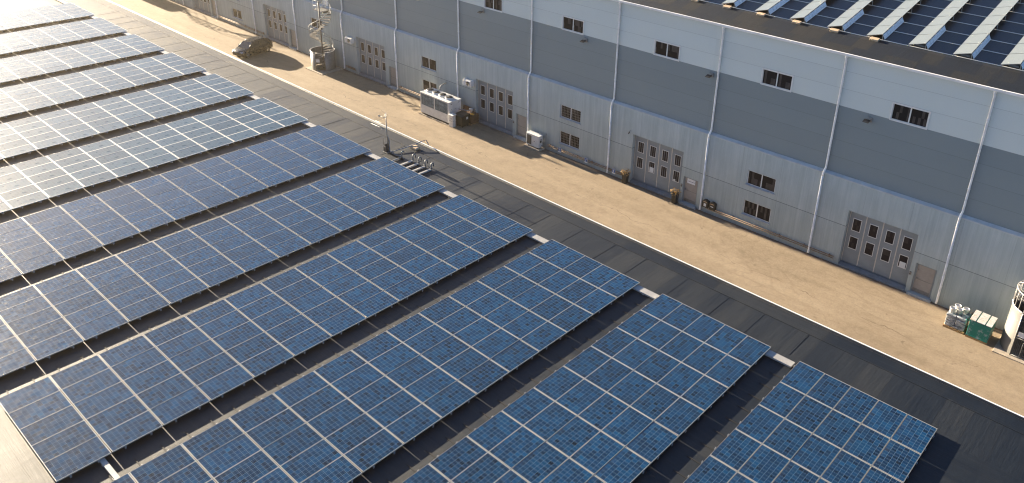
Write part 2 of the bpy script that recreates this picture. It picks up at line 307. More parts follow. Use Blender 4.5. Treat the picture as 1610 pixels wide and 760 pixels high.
# ------------------------------------------------------------------ mesh helpers
class MB:
    def __init__(s, mats): s.bm = bmesh.new(); s.mats = mats if isinstance(mats, (list, tuple)) else [mats]
    def _tag(s, fs, mi):
        for f in fs: f.material_index = mi
    def box(s, x0, x1, y0, y1, z0, z1, mi=0, bev=0.0):
        r = bmesh.ops.create_cube(s.bm, size=1.0)
        for v in r['verts']:
            v.co = Vector(((x0 + x1) / 2 + v.co.x * (x1 - x0), (y0 + y1) / 2 + v.co.y * (y1 - y0), (z0 + z1) / 2 + v.co.z * (z1 - z0)))
        fs = list({f for v in r['verts'] for f in v.link_faces})
        s._tag(fs, mi)
        if bev:
            es = list({e for v in r['verts'] for e in v.link_edges})
            q = bmesh.ops.bevel(s.bm, geom=es, offset=bev, segments=2, affect='EDGES', profile=0.5)
            s._tag(q['faces'], mi)
        return s
    def tube(s, pts, r, seg=8, mi=0, cap=True, closed=False):
        pts = [Vector(p) for p in pts]; rings = []; n = len(pts)
        up = None
        for i, p in enumerate(pts):
            if closed: d = pts[(i + 1) % n] - pts[i - 1]
            else: d = pts[min(i + 1, n - 1)] - pts[max(i - 1, 0)]
            d.normalize()
            if up is None: up = Vector((0, 0, 1)) if abs(d.z) < 0.9 else Vector((1, 0, 0))
            a = d.cross(up)
            if a.length < 1e-4: up = Vector((1, 0, 0)) if abs(d.x) < 0.9 else Vector((0, 1, 0)); a = d.cross(up)
            a.normalize(); b = a.cross(d); up = b.copy()
            rr = r[i] if isinstance(r, (list, tuple)) else r
            rings.append([s.bm.verts.new(p + rr * (math.cos(2 * math.pi * j / seg) * a + math.sin(2 * math.pi * j / seg) * b)) for j in range(seg)])
        fs = []
        for i in range(n if closed else n - 1):
            A, B = rings[i], rings[(i + 1) % n]
            for j in range(seg):
                fs.append(s.bm.faces.new((A[j], A[(j + 1) % seg], B[(j + 1) % seg], B[j])))
        for f in fs: f.smooth = True
        if cap and not closed:
            fs.append(s.bm.faces.new(rings[0])); fs.append(s.bm.faces.new(rings[-1][::-1]))
        s._tag(fs, mi); return s
    def lathe(s, c, prof, seg=20, mi=0, a0=0.0, a1=2 * math.pi, smooth=True):
        full = abs(a1 - a0 - 2 * math.pi) < 1e-6
        k = seg if full else seg + 1; rings = []
        for r, z in prof:
            rings.append([s.bm.verts.new((c[0] + r * math.cos(a0 + (a1 - a0) * j / seg), c[1] + r * math.sin(a0 + (a1 - a0) * j / seg), c[2] + z)) for j in range(k)])
        fs = []
        for i in range(len(rings) - 1):
            for j in range(seg):
                j2 = (j + 1) % k
                fs.append(s.bm.faces.new((rings[i][j], rings[i][j2], rings[i + 1][j2], rings[i + 1][j])))
        for f in fs: f.smooth = smooth
        s._tag(fs, mi); return s
    def quad(s, a, b, c, d, mi=0):
        f = s.bm.faces.new([s.bm.verts.new(p) for p in (a, b, c, d)]); f.material_index = mi; return s
    def poly(s, pts, mi=0):
        f = s.bm.faces.new([s.bm.verts.new(p) for p in pts]); f.material_index = mi; return s
    def prism(s, pts, d, mi=0):  # extrude polygon pts by vector d
        a = [s.bm.verts.new(p) for p in pts]; b = [s.bm.verts.new(Vector(p) + Vector(d)) for p in pts]
        fs = [s.bm.faces.new(a[::-1]), s.bm.faces.new(b)]
        n = len(a)
        for i in range(n): fs.append(s.bm.faces.new((a[i], a[(i + 1) % n], b[(i + 1) % n], b[i])))
        s._tag(fs, mi); return s
    def mesh(s, name):
        bmesh.ops.recalc_face_normals(s.bm, faces=s.bm.faces)
        me = bpy.data.meshes.new(name); s.bm.to_mesh(me); s.bm.free()
        for m in s.mats: me.materials.append(m)
        return me
    def build(s, name, parent=None, loc=(0, 0, 0)):
        return add(name, s.mesh(name), parent, loc)
def add(name, me, parent=None, loc=(0, 0, 0)):
    o = bpy.data.objects.new(name, me); COL.objects.link(o); o.location = loc
    if parent: o.parent = parent
    return o
def tag(o, label, cat, group=None, kind=None):
    if label: o['label'] = label
    if cat: o['category'] = cat
    if group: o['group'] = group
    if kind: o['kind'] = kind
    return o
def thing(name, label, cat, loc=(0, 0, 0), rz=0.0, group=None):
    o = bpy.data.objects.new(name, None); COL.objects.link(o); o.location = loc; o.rotation_euler = (0, 0, rz)
    o.empty_display_size = 0.3
    return tag(o, label, cat, group)
def copy_tree(o, parent=None):
    c = o.copy(); COL.objects.link(c)
    if parent: c.parent = parent
    for ch in o.children: copy_tree(ch, c)
    return c
def arc(c, r, a0, a1, n, plane='xz'):
    out = []
    for i in range(n + 1):
        a = a0 + (a1 - a0) * i / n
        if plane == 'xz': out.append((c[0] + r * math.cos(a), c[1], c[2] + r * math.sin(a)))
        elif plane == 'yz': out.append((c[0], c[1] + r * math.cos(a), c[2] + r * math.sin(a)))
        else: out.append((c[0] + r * math.cos(a), c[1] + r * math.sin(a), c[2]))
    return out

# ------------------------------------------------------------------ levels
SL = 0.0078                      # the yard and the warehouse run very slightly downhill away from the viewer
def rz_(x): return -6.87 + SL * x
ROOF = -0.17                     # near roof surface; panel tops are z = 0
YW, YU = 19.38, 19.58            # faces of the lower and upper wall

# ------------------------------------------------------------------ ground
mb = MB(M['road'])
mb.quad((-170, 3.0, rz_(-170)), (60, 3.0, rz_(60)), (60, 19.6, rz_(60)), (-170, 19.6, rz_(-170)))
tag(mb.build('road'), 'dusty tan service yard between the two buildings', 'yard', kind='structure')
mb = MB(simple('far_ground', (0.16, 0.14, 0.10), 0.9, 0, 0.2, 0.4, 0.05))
mb.quad((-3000, -3000, -9.2), (3000, -3000, -9.2), (3000, 3000, -9.2), (-3000, 3000, -9.2))
tag(mb.build('ground'), 'open ground around the buildings', 'ground', kind='structure')

# ------------------------------------------------------------------ near building
near = thing('flat_roof_building', 'flat black bitumen roofed building under the blue solar rows', 'building')
mb = MB(M['bitumen'])
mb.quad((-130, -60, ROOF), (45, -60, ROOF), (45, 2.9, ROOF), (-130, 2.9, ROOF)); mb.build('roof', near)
mb = MB(M['concrete'])
mb.box(-129.9, 44.9, 2.7, 2.96, -9.2, -0.3).box(-129.9, -129.6, -59.9, 2.69, -9.2, -0.3).box(44.6, 44.9, -59.9, 2.69, -9.2, -0.3).box(-129.59, 44.59, -59.9, -59.6, -9.2, -0.3)
mb.build('wall', near)
mb = MB([M['white_trim'], M['bitumen']])
mb.box(-130, 45, 2.965, 3.035, -0.34, -0.085, 0)
mb.prism([(-130, 2.90, ROOF + 0.002), (-130, 2.962, ROOF + 0.002), (-130, 2.962, -0.095)], (175, 0, 0), 1)
mb.build('edge_trim', near)
mb = MB(M['bitumen'])
for i in range(34):               # welded overlaps of the roofing felt, standing a little proud
    xx = -68 + i * 2.04 + random.uniform(-0.3, 0.3)
    w = random.uniform(0.05, 0.11)
    mb.box(xx, xx + w, random.uniform(0.05, 0.3), 2.05 + random.uniform(-0.02, 0.02), ROOF + 0.003, ROOF + 0.003 + random.uniform(0.003, 0.007))
mb.box(-129, 44, 2.085, 2.15, ROOF + 0.003, ROOF + 0.014)
mb.build('felt_overlap', near)

# ------------------------------------------------------------------ near solar rows
PX, PY, PITCH = 1.078, 1.70, 6.6416
pm = MB([M['cells']]); pm.quad((0.011, 0.011, 0), (PW - 0.011, 0.011, 0), (PW - 0.011, PL - 0.011, 0), (0.011, PL - 0.011, 0))
pm.quad((0.011, 0.011, -0.03), (0.011, PL - 0.011, -0.03), (PW - 0.011, PL - 0.011, -0.03), (PW - 0.011, 0.011, -0.03)); panel_me = pm.mesh('solar_panel')
fm = MB(M['frame']); t = 0.018; tx = 0.005
fm.box(0, PW, 0, t, -0.042, 0.004).box(0, PW, PL - t, PL, -0.042, 0.004).box(0, tx, t, PL - t, -0.042, 0.004).box(PW - tx, PW, t, PL - t, -0.042, 0.004)
frame_me = fm.mesh('panel_frame')
rm = MB([M['rail'], M['black_rubber']]); rm.box(-0.62, -0.06, -0.022, 0.022, ROOF + 0.003, ROOF + 0.016, 1); rm.box(-0.05, 5.42, -0.022, 0.022, -0.095, -0.046)
for q in (0.12, 2.7, 5.2): rm.box(q - 0.06, q + 0.06, -0.06, 0.06, ROOF + 0.004, -0.096)
rm.box(5.385, 5.405, -0.03, 0.03, -0.14, -0.02).box(-0.035, -0.015, -0.03, 0.03, -0.13, 0.008)
rail_me = rm.mesh('mounting_rail')
# farther modules: broader cream frames, and pale sky reflection painted into the cell colour
panel_me2 = panel_me.copy(); panel_me2.materials[0] = M['cells_skylit']
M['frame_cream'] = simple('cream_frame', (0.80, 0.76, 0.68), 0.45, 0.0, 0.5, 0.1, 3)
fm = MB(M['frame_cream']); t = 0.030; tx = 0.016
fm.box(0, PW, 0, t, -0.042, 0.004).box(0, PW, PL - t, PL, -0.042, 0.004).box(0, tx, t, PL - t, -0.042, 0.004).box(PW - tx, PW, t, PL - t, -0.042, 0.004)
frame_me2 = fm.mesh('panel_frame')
ORD = ['nearest row of blue solar panels, at the lower right of the roof', 'second row of blue solar panels counted from the lower right',
       'third row of blue solar panels counted from the lower right', 'fourth solar row from the lower right, whose left end shows at the lower left corner',
       'fifth solar row from the lower right, beside the antenna mast and bent conduits', 'sixth solar row from the lower right, just behind the antenna mast',
       'seventh row of blue solar panels counted from the lower right', 'eighth solar row from the lower right, hazy blue',
       'fourth farthest row of pale sunlit solar panels', 'third farthest row of pale sunlit solar panels',
       'second farthest row of pale sunlit solar panels', 'farthest row of solar panels, palest, at the upper left corner']
NCOL = 13
def make_row():
    root = thing('solar_panel_row', ORD[0], 'solar panels', (0, 0, 0), 0, 'rows of solar panels on the near roof')
    for c in range(NCOL):
        for r in range(5):
            p = add('solar_panel', panel_me, root, (0.0085 + r * PX, -(c + 1) * PY + 0.016, random.uniform(-0.003, 0.003)))
            p.rotation_euler = (random.uniform(-0.002, 0.002), random.uniform(-0.002, 0.002), 0)
            add('panel_frame', frame_me, p)
    for j in range(NCOL * 2): add('mounting_rail', rail_me, root, (0, -0.425 - 0.85 * j, 0))
    return root
row0 = make_row()
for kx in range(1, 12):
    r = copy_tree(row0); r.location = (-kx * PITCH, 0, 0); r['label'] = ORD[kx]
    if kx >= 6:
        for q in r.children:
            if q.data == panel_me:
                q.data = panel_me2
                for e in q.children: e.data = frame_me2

mb = MB(M['trunk'])
mb.box(-78, -0.12, -0.50, -0.14, ROOF + 0.03, -0.062)
for i in range(30): mb.box(-77.6 + i * 2.6, -77.5 + i * 2.6, -0.52, -0.12, ROOF + 0.004, ROOF + 0.03)
tag(mb.build('cable_trunking'), 'long pale metal cable trunking running under the right ends of the solar rows', 'cable trunking')
mb = MB(M['trunk']); mb.box(-14.75, -13.2, -20.80, -20.64, ROOF + 0.02, -0.07); mb.box(-14.4, -14.3, -20.82, -20.62, ROOF + 0.004, ROOF + 0.02); mb.box(-13.6, -13.5, -20.82, -20.62, ROOF + 0.004, ROOF + 0.02)
tag(mb.build('cable_trunking'), 'short pale metal trunking crossing the shaded gap at the lower left', 'cable trunking')

# ------------------------------------------------------------------ antenna, conduits and roof bits
ax, ay = -27.3, 0.79
an = thing('antenna_mast', 'slim metal antenna mast with side arm standing on the near roof edge', 'antenna', (ax, ay, ROOF))
mb = MB(M['steel']); mb.tube([(0, 0, 0.02), (0, 0, 2.5)], 0.032, 10).box(-0.22, 0.22, -0.22, 0.22, 0.0, 0.03); mb.build('mast', an)
mb = MB(M['steel']); mb.tube([(0.06, 0.02, 1.42), (-1.55, 0.06, 1.36)], 0.018, 8).tube([(0.05, 0.05, 1.72), (-1.2, 0.10, 1.66)], 0.010, 6)
for i in range(5): mb.tube([(-0.35 - 0.28 * i, -0.10, 1.41), (-0.35 - 0.28 * i, 0.2, 1.40)], 0.006, 5)
mb.build('antenna_arm', an)
mb = MB(M['wire'])                                   # curved grid dish
for i in range(-7, 8):
    mb.tube([(-0.55 + 0.35 * ((j / 6.0) ** 2 + (i / 7.0) ** 2) * -1 + 0.35, j * 0.085, 2.18 + i * 0.035) for j in range(-6, 7)], 0.0022, 4)
for j in range(-6, 7, 3):
    mb.tube([(-0.55 + 0.35 * ((j / 6.0) ** 2 + (i / 7.0) ** 2) * -1 + 0.35, j * 0.085, 2.18 + i * 0.035) for i in range(-7, 8)], 0.003, 4)
mb.tube([(0, 0, 2.2), (-0.62, 0, 2.16)], 0.014, 6).box(-0.68, -0.58, -0.04, 0.04, 2.12, 2.2)
mb.build('grid_dish', an)
mb = MB(M['dark_metal']); mb.box(-0.20, 0.06, -0.16, 0.16, 0.03, 0.36, 0, 0.015).box(-0.13, 0.0, -0.11, 0.11, 0.37, 0.55, 0, 0.01); mb.build('junction_box', an)
mb = MB([M['cable'], M['black_rubber']])
for i in range(4):
    o = random.uniform(-0.1, 0.1)
    mb.tube([(0.03 + 0.02 * i, 0.03, 1.1 - 0.1 * i), (0.10 + 0.05 * i, 0.02 + o, 0.7), (0.14 + 0.05 * i, -0.05 + o, 0.25), (0.36, -0.02 + o, 0.05), (0.85, o, 0.03), (1.28 + 0.1 * i, 0.05 + o, 0.05)], 0.016, 6, i % 2)
mb.tube([(-0.02, 0, 1.0), (-0.24, -0.1, 0.8), (-0.22, -0.12, 0.5), (-0.1, -0.05, 0.3)], 0.012, 6, 1)
mb.build('cable_bundle', an)
mb = MB(M['cable'])
P0 = [(-27.0, 0.85, -0.10), (-26.9, 1.3, -0.06), (-26.75, 1.9, -0.02), (-26.62, 2.4, 0.06), (-26.55, 2.85, 0.14), (-26.5, 3.15, 0.10), (-26.47, 3.26, -0.15), (-26.46, 3.28, -0.9), (-26.46, 3.28, -5.0)]
mb.tube(P0, 0.030, 8)
tag(mb.build('conduit_pipe'), 'thin grey conduit from the antenna mast bending over the white roof edge', 'conduit')
mb = MB([M['stone_block']]); mb.box(-26.82, -26.22, 2.05, 2.42, ROOF + 0.02, ROOF + 0.16, 0, 0.012); 
for q in (-26.7, -26.4): mb.box(q, q + 0.08, 2.1, 2.36, ROOF + 0.003, ROOF + 0.02)
tag(mb.build('roof_block'), 'tan concrete block lying beside the grey conduit at the near roof edge', 'block')
GC = ['bent metal conduit elbow closest to the antenna mast', 'second bent conduit elbow from the antenna mast', 'third bent conduit elbow from the antenna mast', 'fourth bent conduit elbow from the antenna mast', 'bent conduit elbow farthest from the antenna mast, at the fifth row']
for i in range(5):
    cx0 = [-26.0, -25.20, -24.66, -24.10, -23.56][i]
    yb = 0.95 if i else 0.75
    g_ = thing('conduit_elbow', GC[i], 'conduit', (cx0, yb, ROOF), 0, 'bent conduits beside the antenna')
    mb = MB(M['trunk'])
    if i: mb.box(-0.06, 0.06, -1.5, 0.02, 0.01, 0.10)
    else: mb.tube([(0, -0.9, 0.06), (0, 0, 0.06)], 0.04, 8)
    mb.build('duct', g_)
    mb = MB(M['steel'])
    mb.tube([(0, 0.06, 0.05), (0, 0.06, 0.34)] + arc((0, 0.15, 0.34), 0.09, math.pi, 0.0, 8, 'yz') + [(0, 0.24, 0.20)], 0.042 if i else 0.035, 10)
    mb.tube([(0, 0.06, 0.17), (0, 0.06, 0.20)], 0.062, 10)
    mb.build('gooseneck', g_)

# ------------------------------------------------------------------ warehouse
wh = thing('warehouse', 'long grey warehouse with banded cladding and ribbed concrete base across the yard', 'building')
wh.rotation_euler = (0, -SL, 0)
PIPES = [0.52, -7.68, -16.0, -24.45, -32.97, -41.55, -50.15, -58.7, -67.25, -75.8, -84.5, -93.2, -101.8, -110.3, 9.0, 17.4]
BIG = [-3.53, -20.12, -37.06, -54.25, -71.45, -88.6]            # centres of the big folding doors
DW = [4.30, 4.46, 4.50, 4.50, 4.50, 4.5]
PD = [(-1.12, 0.10), (-17.68, -16.45), (-34.45, -33.2), (-51.5, -50.4), (-68.75, -67.55), (-86.0, -84.9)]
LOWW = [-11.75, -28.5, -45.55, -63.3, -79.9, -97.0]
XA, XB = -140.0, 45.0
GZ = -6.87
def wall_holes(mb, x0, x1, z0, z1, holes, y, depth, mi=0):
    xs = sorted({x0, x1, *[h[0] for h in holes], *[h[1] for h in holes]}); zs = sorted({z0, z1, *[h[2] for h in holes], *[h[3] for h in holes]})
    for i in range(len(xs) - 1):
        for j in range(len(zs) - 1):
            a, b, c, d = xs[i], xs[i + 1], zs[j], zs[j + 1]
            mx, mz = (a + b) / 2, (c + d) / 2
            if any(h[0] < mx < h[1] and h[2] < mz < h[3] for h in holes): continue
            mb.quad((a, y, c), (b, y, c), (b, y, d), (a, y, d), mi)
    for a, b, c, d in [h[:4] for h in holes]:
        for p, q in (((a, c), (a, d)), ((a, d), (b, d)), ((b, d), (b, c)), ((b, c), (a, c))):
            mb.quad((p[0], y, p[1]), (q[0], y, q[1]), (q[0], y + depth, q[1]), (p[0], y + depth, p[1]), mi)
lowh, uph = [], []
for bx, w in zip(BIG, DW): lowh.append((bx - w / 2, bx + w / 2, GZ - 0.5, -2.89))
for a, b in PD: lowh.append((a, b, -6.74, -4.70))
for lx in LOWW:
    lowh.append((lx - 1.04, lx + 1.04, -3.58, -2.52))
    if lx > -60 or lx < -70: lowh.append((lx - 1.02, lx + 1.02, -5.85, -4.76))
UPX = [-3.46, -11.83, -20.22, -28.78, -37.35, -45.9, -54.4, -62.9, -71.5, -80.0, -88.5, -97.0, 4.9, 13.2]
for ux in UPX: uph.append((ux - 1.03, ux + 1.03, 3.55, 4.56))
UD = (-62.15, -61.15, -1.16, 0.95)
mb = MB(M['concrete']); wall_holes(mb, XA, XB, GZ - 0.8, -0.93, lowh, YW, 0.36)
mb.quad((XA, YW, GZ - .8), (XA, YW + 20, GZ - .8), (XA, YW + 20, -0.9), (XA, YW, -0.9)); mb.quad((XB, YW, GZ - .8), (XB, YW + 20, GZ - .8), (XB, YW + 20, -0.9), (XB, YW, -0.9))
mb.build('concrete_wall', wh)
mb = MB(M['clad_dark']); wall_holes(mb, XA, XB, -0.95, 3.53, [(UD[0], UD[1], -0.94, UD[3])], YU, 0.2)
mb.quad((XA, YU, -.9), (XA, YU + 20, -.9), (XA, YU + 20, 3.53), (XA, YU, 3.53)); mb.quad((XB, YU, -.9), (XB, YU + 20, -.9), (XB, YU + 20, 3.53), (XB, YU, 3.53)); mb.build('dark_cladding', wh)
mb = MB(M['clad_light']); wall_holes(mb, XA, XB, 3.53, 6.74, uph, YU, 0.16)
mb.poly([(XA, YU, 3.53), (XA, YU + 20, 3.53), (XA, YU + 20, 10.6), (XA, YU, 6.7)]); mb.poly([(XB, YU, 3.53), (XB, YU + 20, 3.53), (XB, YU + 20, 10.6), (XB, YU, 6.7)]); mb.build('pale_cladding', wh)
mb = MB(M['flashing'])
for i in range(21):
    a = XA + i * 8.8; mb.prism([(a + 0.01, YW - 0.035, -0.99), (a + 0.01, YW - 0.035, -0.915), (a + 0.01, YU - 0.003, -0.80), (a + 0.01, YU - 0.003, -0.90)], (8.79, 0, 0))
mb.build('ledge_flashing', wh)
# roof: rises away from the eave
FS = 0.2
def fz(y): return 6.80 + FS * (y - 19.4)
mb = MB(M['bitumen_far'])
mb.quad((XA, 19.44, fz(19.44)), (XB, 19.44, fz(19.44)), (XB, 40, fz(40)), (XA, 40, fz(40)))
mb.quad((XA, 40, fz(40)), (XB, 40, fz(40)), (XB, 61, fz(19)), (XA, 61, fz(19))); mb.build('roof', wh)
mb = MB(M['white_trim'])
mb.box(XA, XB, 19.31, 19.43, 6.68, 6.825); mb.box(XA, XB, 19.432, 19.57, 6.69, 6.72); mb.build('gutter', wh)
# downpipes
dp = MB(M['pipe'])
r_ = 0.066
dp.tube([(0, 19.50, 6.66), (0, 19.46, 6.5), (0.03, 19.50, 6.40), (0.03, 19.50, -0.62), (0, 19.44, -0.78), (0, 19.29, -1.02), (0, 19.29, -1.15)], r_, 10)
dp.tube([(0, 19.29, -1.15), (0, 19.29, -6.62), (0, 19.22, -6.76)], r_ + 0.004, 10)
for zz in (5.0, 2.9, 0.8): dp.tube([(0.03, 19.5, zz), (0.03, 19.5, zz + 0.05)], r_ + 0.014, 10).box(0.02, 0.04, 19.52, YU - 0.002, zz, zz + 0.05)
for zz in (-1.6, -3.6, -5.6): dp.tube([(0, 19.29, zz), (0, 19.29, zz + 0.05)], r_ + 0.016, 10).box(-0.01, 0.01, 19.3, YW - 0.002, zz, zz + 0.05)
dp.box(-0.09, 0.09, 19.44, 19.57, 6.52, 6.655)
dp_me = dp.mesh('downpipe')
for px in PIPES: add('downpipe', dp_me, wh, (px, 0, 0))

# windows: frame + two panes (+ sill, bars)
def win_meshes(w, h, bars):
    f = MB(M['win_frame']); t = 0.055; d0, d1 = 0.05, 0.12
    f.box(-w / 2, w / 2, d0, d1, -h / 2, -h / 2 + t).box(-w / 2, w / 2, d0, d1, h / 2 - t, h / 2).box(-w / 2, -w / 2 + t, d0, d1, -h / 2 + t, h / 2 - t).box(w / 2 - t, w / 2, d0, d1, -h / 2 + t, h / 2 - t).box(-0.035, 0.035, d0, d1, -h / 2 + t, h / 2 - t)
    pw = w / 2 - t - 0.035
    p = MB(M['glass']); p.box(-pw / 2, pw / 2, 0.085, 0.105, -h / 2 + t, h / 2 - t)
    b = None
    if bars:
        b = MB(M['steel'])
        for i in range(1, 6): b.box(-pw / 2 + pw * i / 6 - 0.008, -pw / 2 + pw * i / 6 + 0.008, 0.02, 0.034, -h / 2 + t, h / 2 - t)
        for i in range(1, 5): b.box(-pw / 2, pw / 2, 0.035, 0.049, -h / 2 + h * i / 5 - 0.009, -h / 2 + h * i / 5 + 0.009)
    return f.mesh('window'), p.mesh('pane'), (b.mesh('security_bars') if b else None), pw / 2 + 0.035
sm = MB(M['sill']); sm.prism([(-1.1, -0.09, -0.06), (-1.1, -0.09, -0.02), (-1.1, 0.05, 0.03), (-1.1, 0.05, -0.06)], (2.2, 0, 0)); sill_me = sm.mesh('sill')
WM = {(0): win_meshes(2.08, 1.06, False), (1): win_meshes(2.08, 1.06, True), 2: win_meshes(2.04, 1.09, False), 3: win_meshes(2.04, 1.09, True), 4: win_meshes(2.06, 1.01, False)}
def window(kind, x, y, z, h, sill=True, bright=False):
    f, p, b, off = WM[kind]
    o = add('window', f, wh, (x, y, z))
    for s_ in (-1, 1):
        add('pane', p, o, (s_ * off, 0, 0))
        if b: add('security_bars', b, o, (s_ * off, 0, 0))
    if sill: add('sill', sill_me, o, (0, 0, -h / 2))
for i, lx in enumerate(LOWW):
    bars = i == 1
    window(1 if bars else 0, lx, YW + 0.02, -3.05, 1.06)
    if lx > -60 or lx < -70: window(3 if bars else 2, lx, YW + 0.02, -5.305, 1.09)
uf = MB(M['win_frame']); w, h = 2.06, 1.01
uf.box(-w / 2 - 0.05, w / 2 + 0.05, -0.03, -0.004, -h / 2 - 0.05, -h / 2 + 0.03).box(-w / 2 - 0.05, w / 2 + 0.05, -0.03, -0.004, h / 2 - 0.02, h / 2 + 0.045).box(-w / 2 - 0.05, -w / 2 + 0.02, -0.03, -0.004, -h / 2 + 0.03, h / 2 - 0.02).box(w / 2 - 0.02, w / 2 + 0.05, -0.03, -0.004, -h / 2 + 0.03, h / 2 - 0.02)
uf_me = uf.mesh('outer_frame')
for ux in UPX:
    f, p, b, off = WM[4]
    o = add('window', f, wh, (ux, YU - 0.03, 4.055))
    for s_ in (-1, 1): add('pane', p, o, (s_ * off, 0, 0))
    add('outer_frame', uf_me, o, (0, 0.03, 0))
# big folding doors
def leaf_me(w):
    b = MB([M['grey_door'], M['door_trim']])
    b.box(-w / 2 + 0.012, w / 2 - 0.012, 0.0, 0.06, -6.6, -2.93)
    b.box(-w / 2 + 0.003, -w / 2 + 0.034, -0.012, -0.002, -6.6, -2.95, 1); b.box(w / 2 - 0.028, w / 2 - 0.003, -0.012, -0.002, -6.6, -2.95, 1)
    return b.mesh('door_leaf')
pn = MB([M['door_glass'], M['win_frame']]); pn.box(-0.24, 0.24, -0.012, -0.004, -0.40, 0.40)
for a in ((-0.275, 0.275, -0.44, -0.402), (-0.275, 0.275, 0.402, 0.44), (-0.275, -0.242, -0.402, 0.402), (0.242, 0.275, -0.402, 0.402)): pn.box(a[0], a[1], -0.022, -0.003, a[2], a[3], 1)
pane_me = pn.mesh('door_window')
cb = MB(M['sill']); cb.box(-0.10, -0.085, -0.02, -0.0135, -0.4, 0.4).box(0.085, 0.10, -0.02, -0.0135, -0.4, 0.4); bar_me = cb.mesh('window_bars')
for i, (bx, w) in enumerate(zip(BIG, DW)):
    b = MB(M['grey_door']); y0 = YW + 0.30
    b.box(-w / 2, -w / 2 + 0.05, 0, 0.1, GZ, -2.9).box(w / 2 - 0.05, w / 2, 0, 0.1, GZ, -2.9).box(-w / 2 + 0.05, w / 2 - 0.05, 0.07, 0.1, GZ - .4, -2.9).box(-w / 2 + 0.05, w / 2 - 0.05, 0.062, 0.068, -2.945, -2.9)
    d = b.build('folding_door', wh, (bx, y0, 0))
    lw = (w - 0.1) / 4; lm = leaf_me(lw)
    for j in range(4):
        cx0 = -w / 2 + 0.05 + lw * (j + 0.5)
        add('door_leaf', lm, d, (cx0, 0, 0))
        for zc in (-3.85, -5.12):
            add('door_window', pane_me, d, (cx0, 0, zc))
            if i == 1: add('window_bars', bar_me, d, (cx0, 0, zc))
    tb = MB(M['threshold']); tb.prism([(-w / 2 + 0.01, -0.33, GZ - 0.02), (-w / 2 + 0.01, -0.31, GZ + 0.10), (-w / 2 + 0.01, -0.01, GZ + 0.22), (-w / 2 + 0.01, -0.01, GZ - 0.02)], (w - 0.02, 0, 0)); tb.build('threshold', d)
    if i in (0, 1):
        q = MB(M['paper']); jj, zc = ((3, -5.32), (1, -5.30))[i]
        cx0 = -w / 2 + 0.05 + lw * (jj + 0.5); q.box(cx0 - 0.17, cx0 + 0.2, -0.03, -0.024, zc - 0.2, zc + 0.18); q.build('paper_notice', d)
        if i == 1:
            q = MB(M['paper']); cx0 = -w / 2 + 0.05 + lw * 3.5; q.box(cx0 - 0.2, cx0 - 0.02, -0.03, -0.024, -5.5, -5.38); q.build('paper_notice', d)
    # door head flashing
for i, (a, b_) in enumerate(PD):
    w = b_ - a; cx0 = (a + b_) / 2
    fr = MB([M['grey_door'], M['sill']]); fr.box(-w / 2, -w / 2 + 0.10, 0, 0.12, -6.72, -4.71).box(w / 2 - 0.10, w / 2, 0, 0.12, -6.72, -4.71).box(-w / 2 + 0.1, w / 2 - 0.1, 0, 0.12, -4.80, -4.71)
    fr.box(-w / 2 - 0.1, w / 2 + 0.1, -0.30, 0.12, GZ - 0.02, -6.73, 1)
    fo = fr.build('door', wh, (cx0, YW + 0.1, 0))
    lf = MB([M['beige_door'], M['steel']]); lf.box(-w / 2 + 0.105, w / 2 - 0.105, 0.03, 0.08, -6.70, -4.81)
    lf.box(-w / 2 + 0.14, w / 2 - 0.14, 0.018, 0.028, -5.80, -5.765, 1).box(-w / 2 + 0.14, w / 2 - 0.14, 0.018, 0.028, -6.66, -6.45, 1)
    lf.build('door_panel', fo)
    hd = MB(M['steel']); hd.box(-w / 2 + 0.16, -w / 2 + 0.2, -0.02, 0.028, -5.72, -5.68).box(-w / 2 + 0.16, -w / 2 + 0.30, -0.035, -0.02, -5.715, -5.685).box(-w / 2 + 0.15, -w / 2 + 0.21, 0.015, 0.028, -5.2, -5.1); hd.build('handle', fo)
    if i == 1:
        sg = MB([M['sign_white'], M['ink']]); sg.box(-0.36, 0.30, -0.012, -0.002, -5.18, -4.82)
        xx = -0.26
        for wd in (0.10, 0.035, 0.06, 0.035, 0.08, 0.03, 0.05): sg.box(xx, xx + wd, -0.018, -0.0125, -5.03, -4.985 - 0.012 * (wd < 0.05), 1); xx += wd + 0.022
        so = sg.build('door_sign', fo, (0.02, 0.02, 0)); so['label'] = 'white sign with a line of dark lettering'
# upper stair door
ud = MB([M['white_plastic'], M['steel']]); ud.box(UD[0] + 0.03, UD[1] - 0.03, YU + 0.04, YU + 0.1, -0.9, UD[3] - 0.03).box(UD[0] + 0.06, UD[0] + 0.1, YU - 0.02, YU + 0.03, -0.1, 0.02, 1)
ud.build('exit_door', wh)

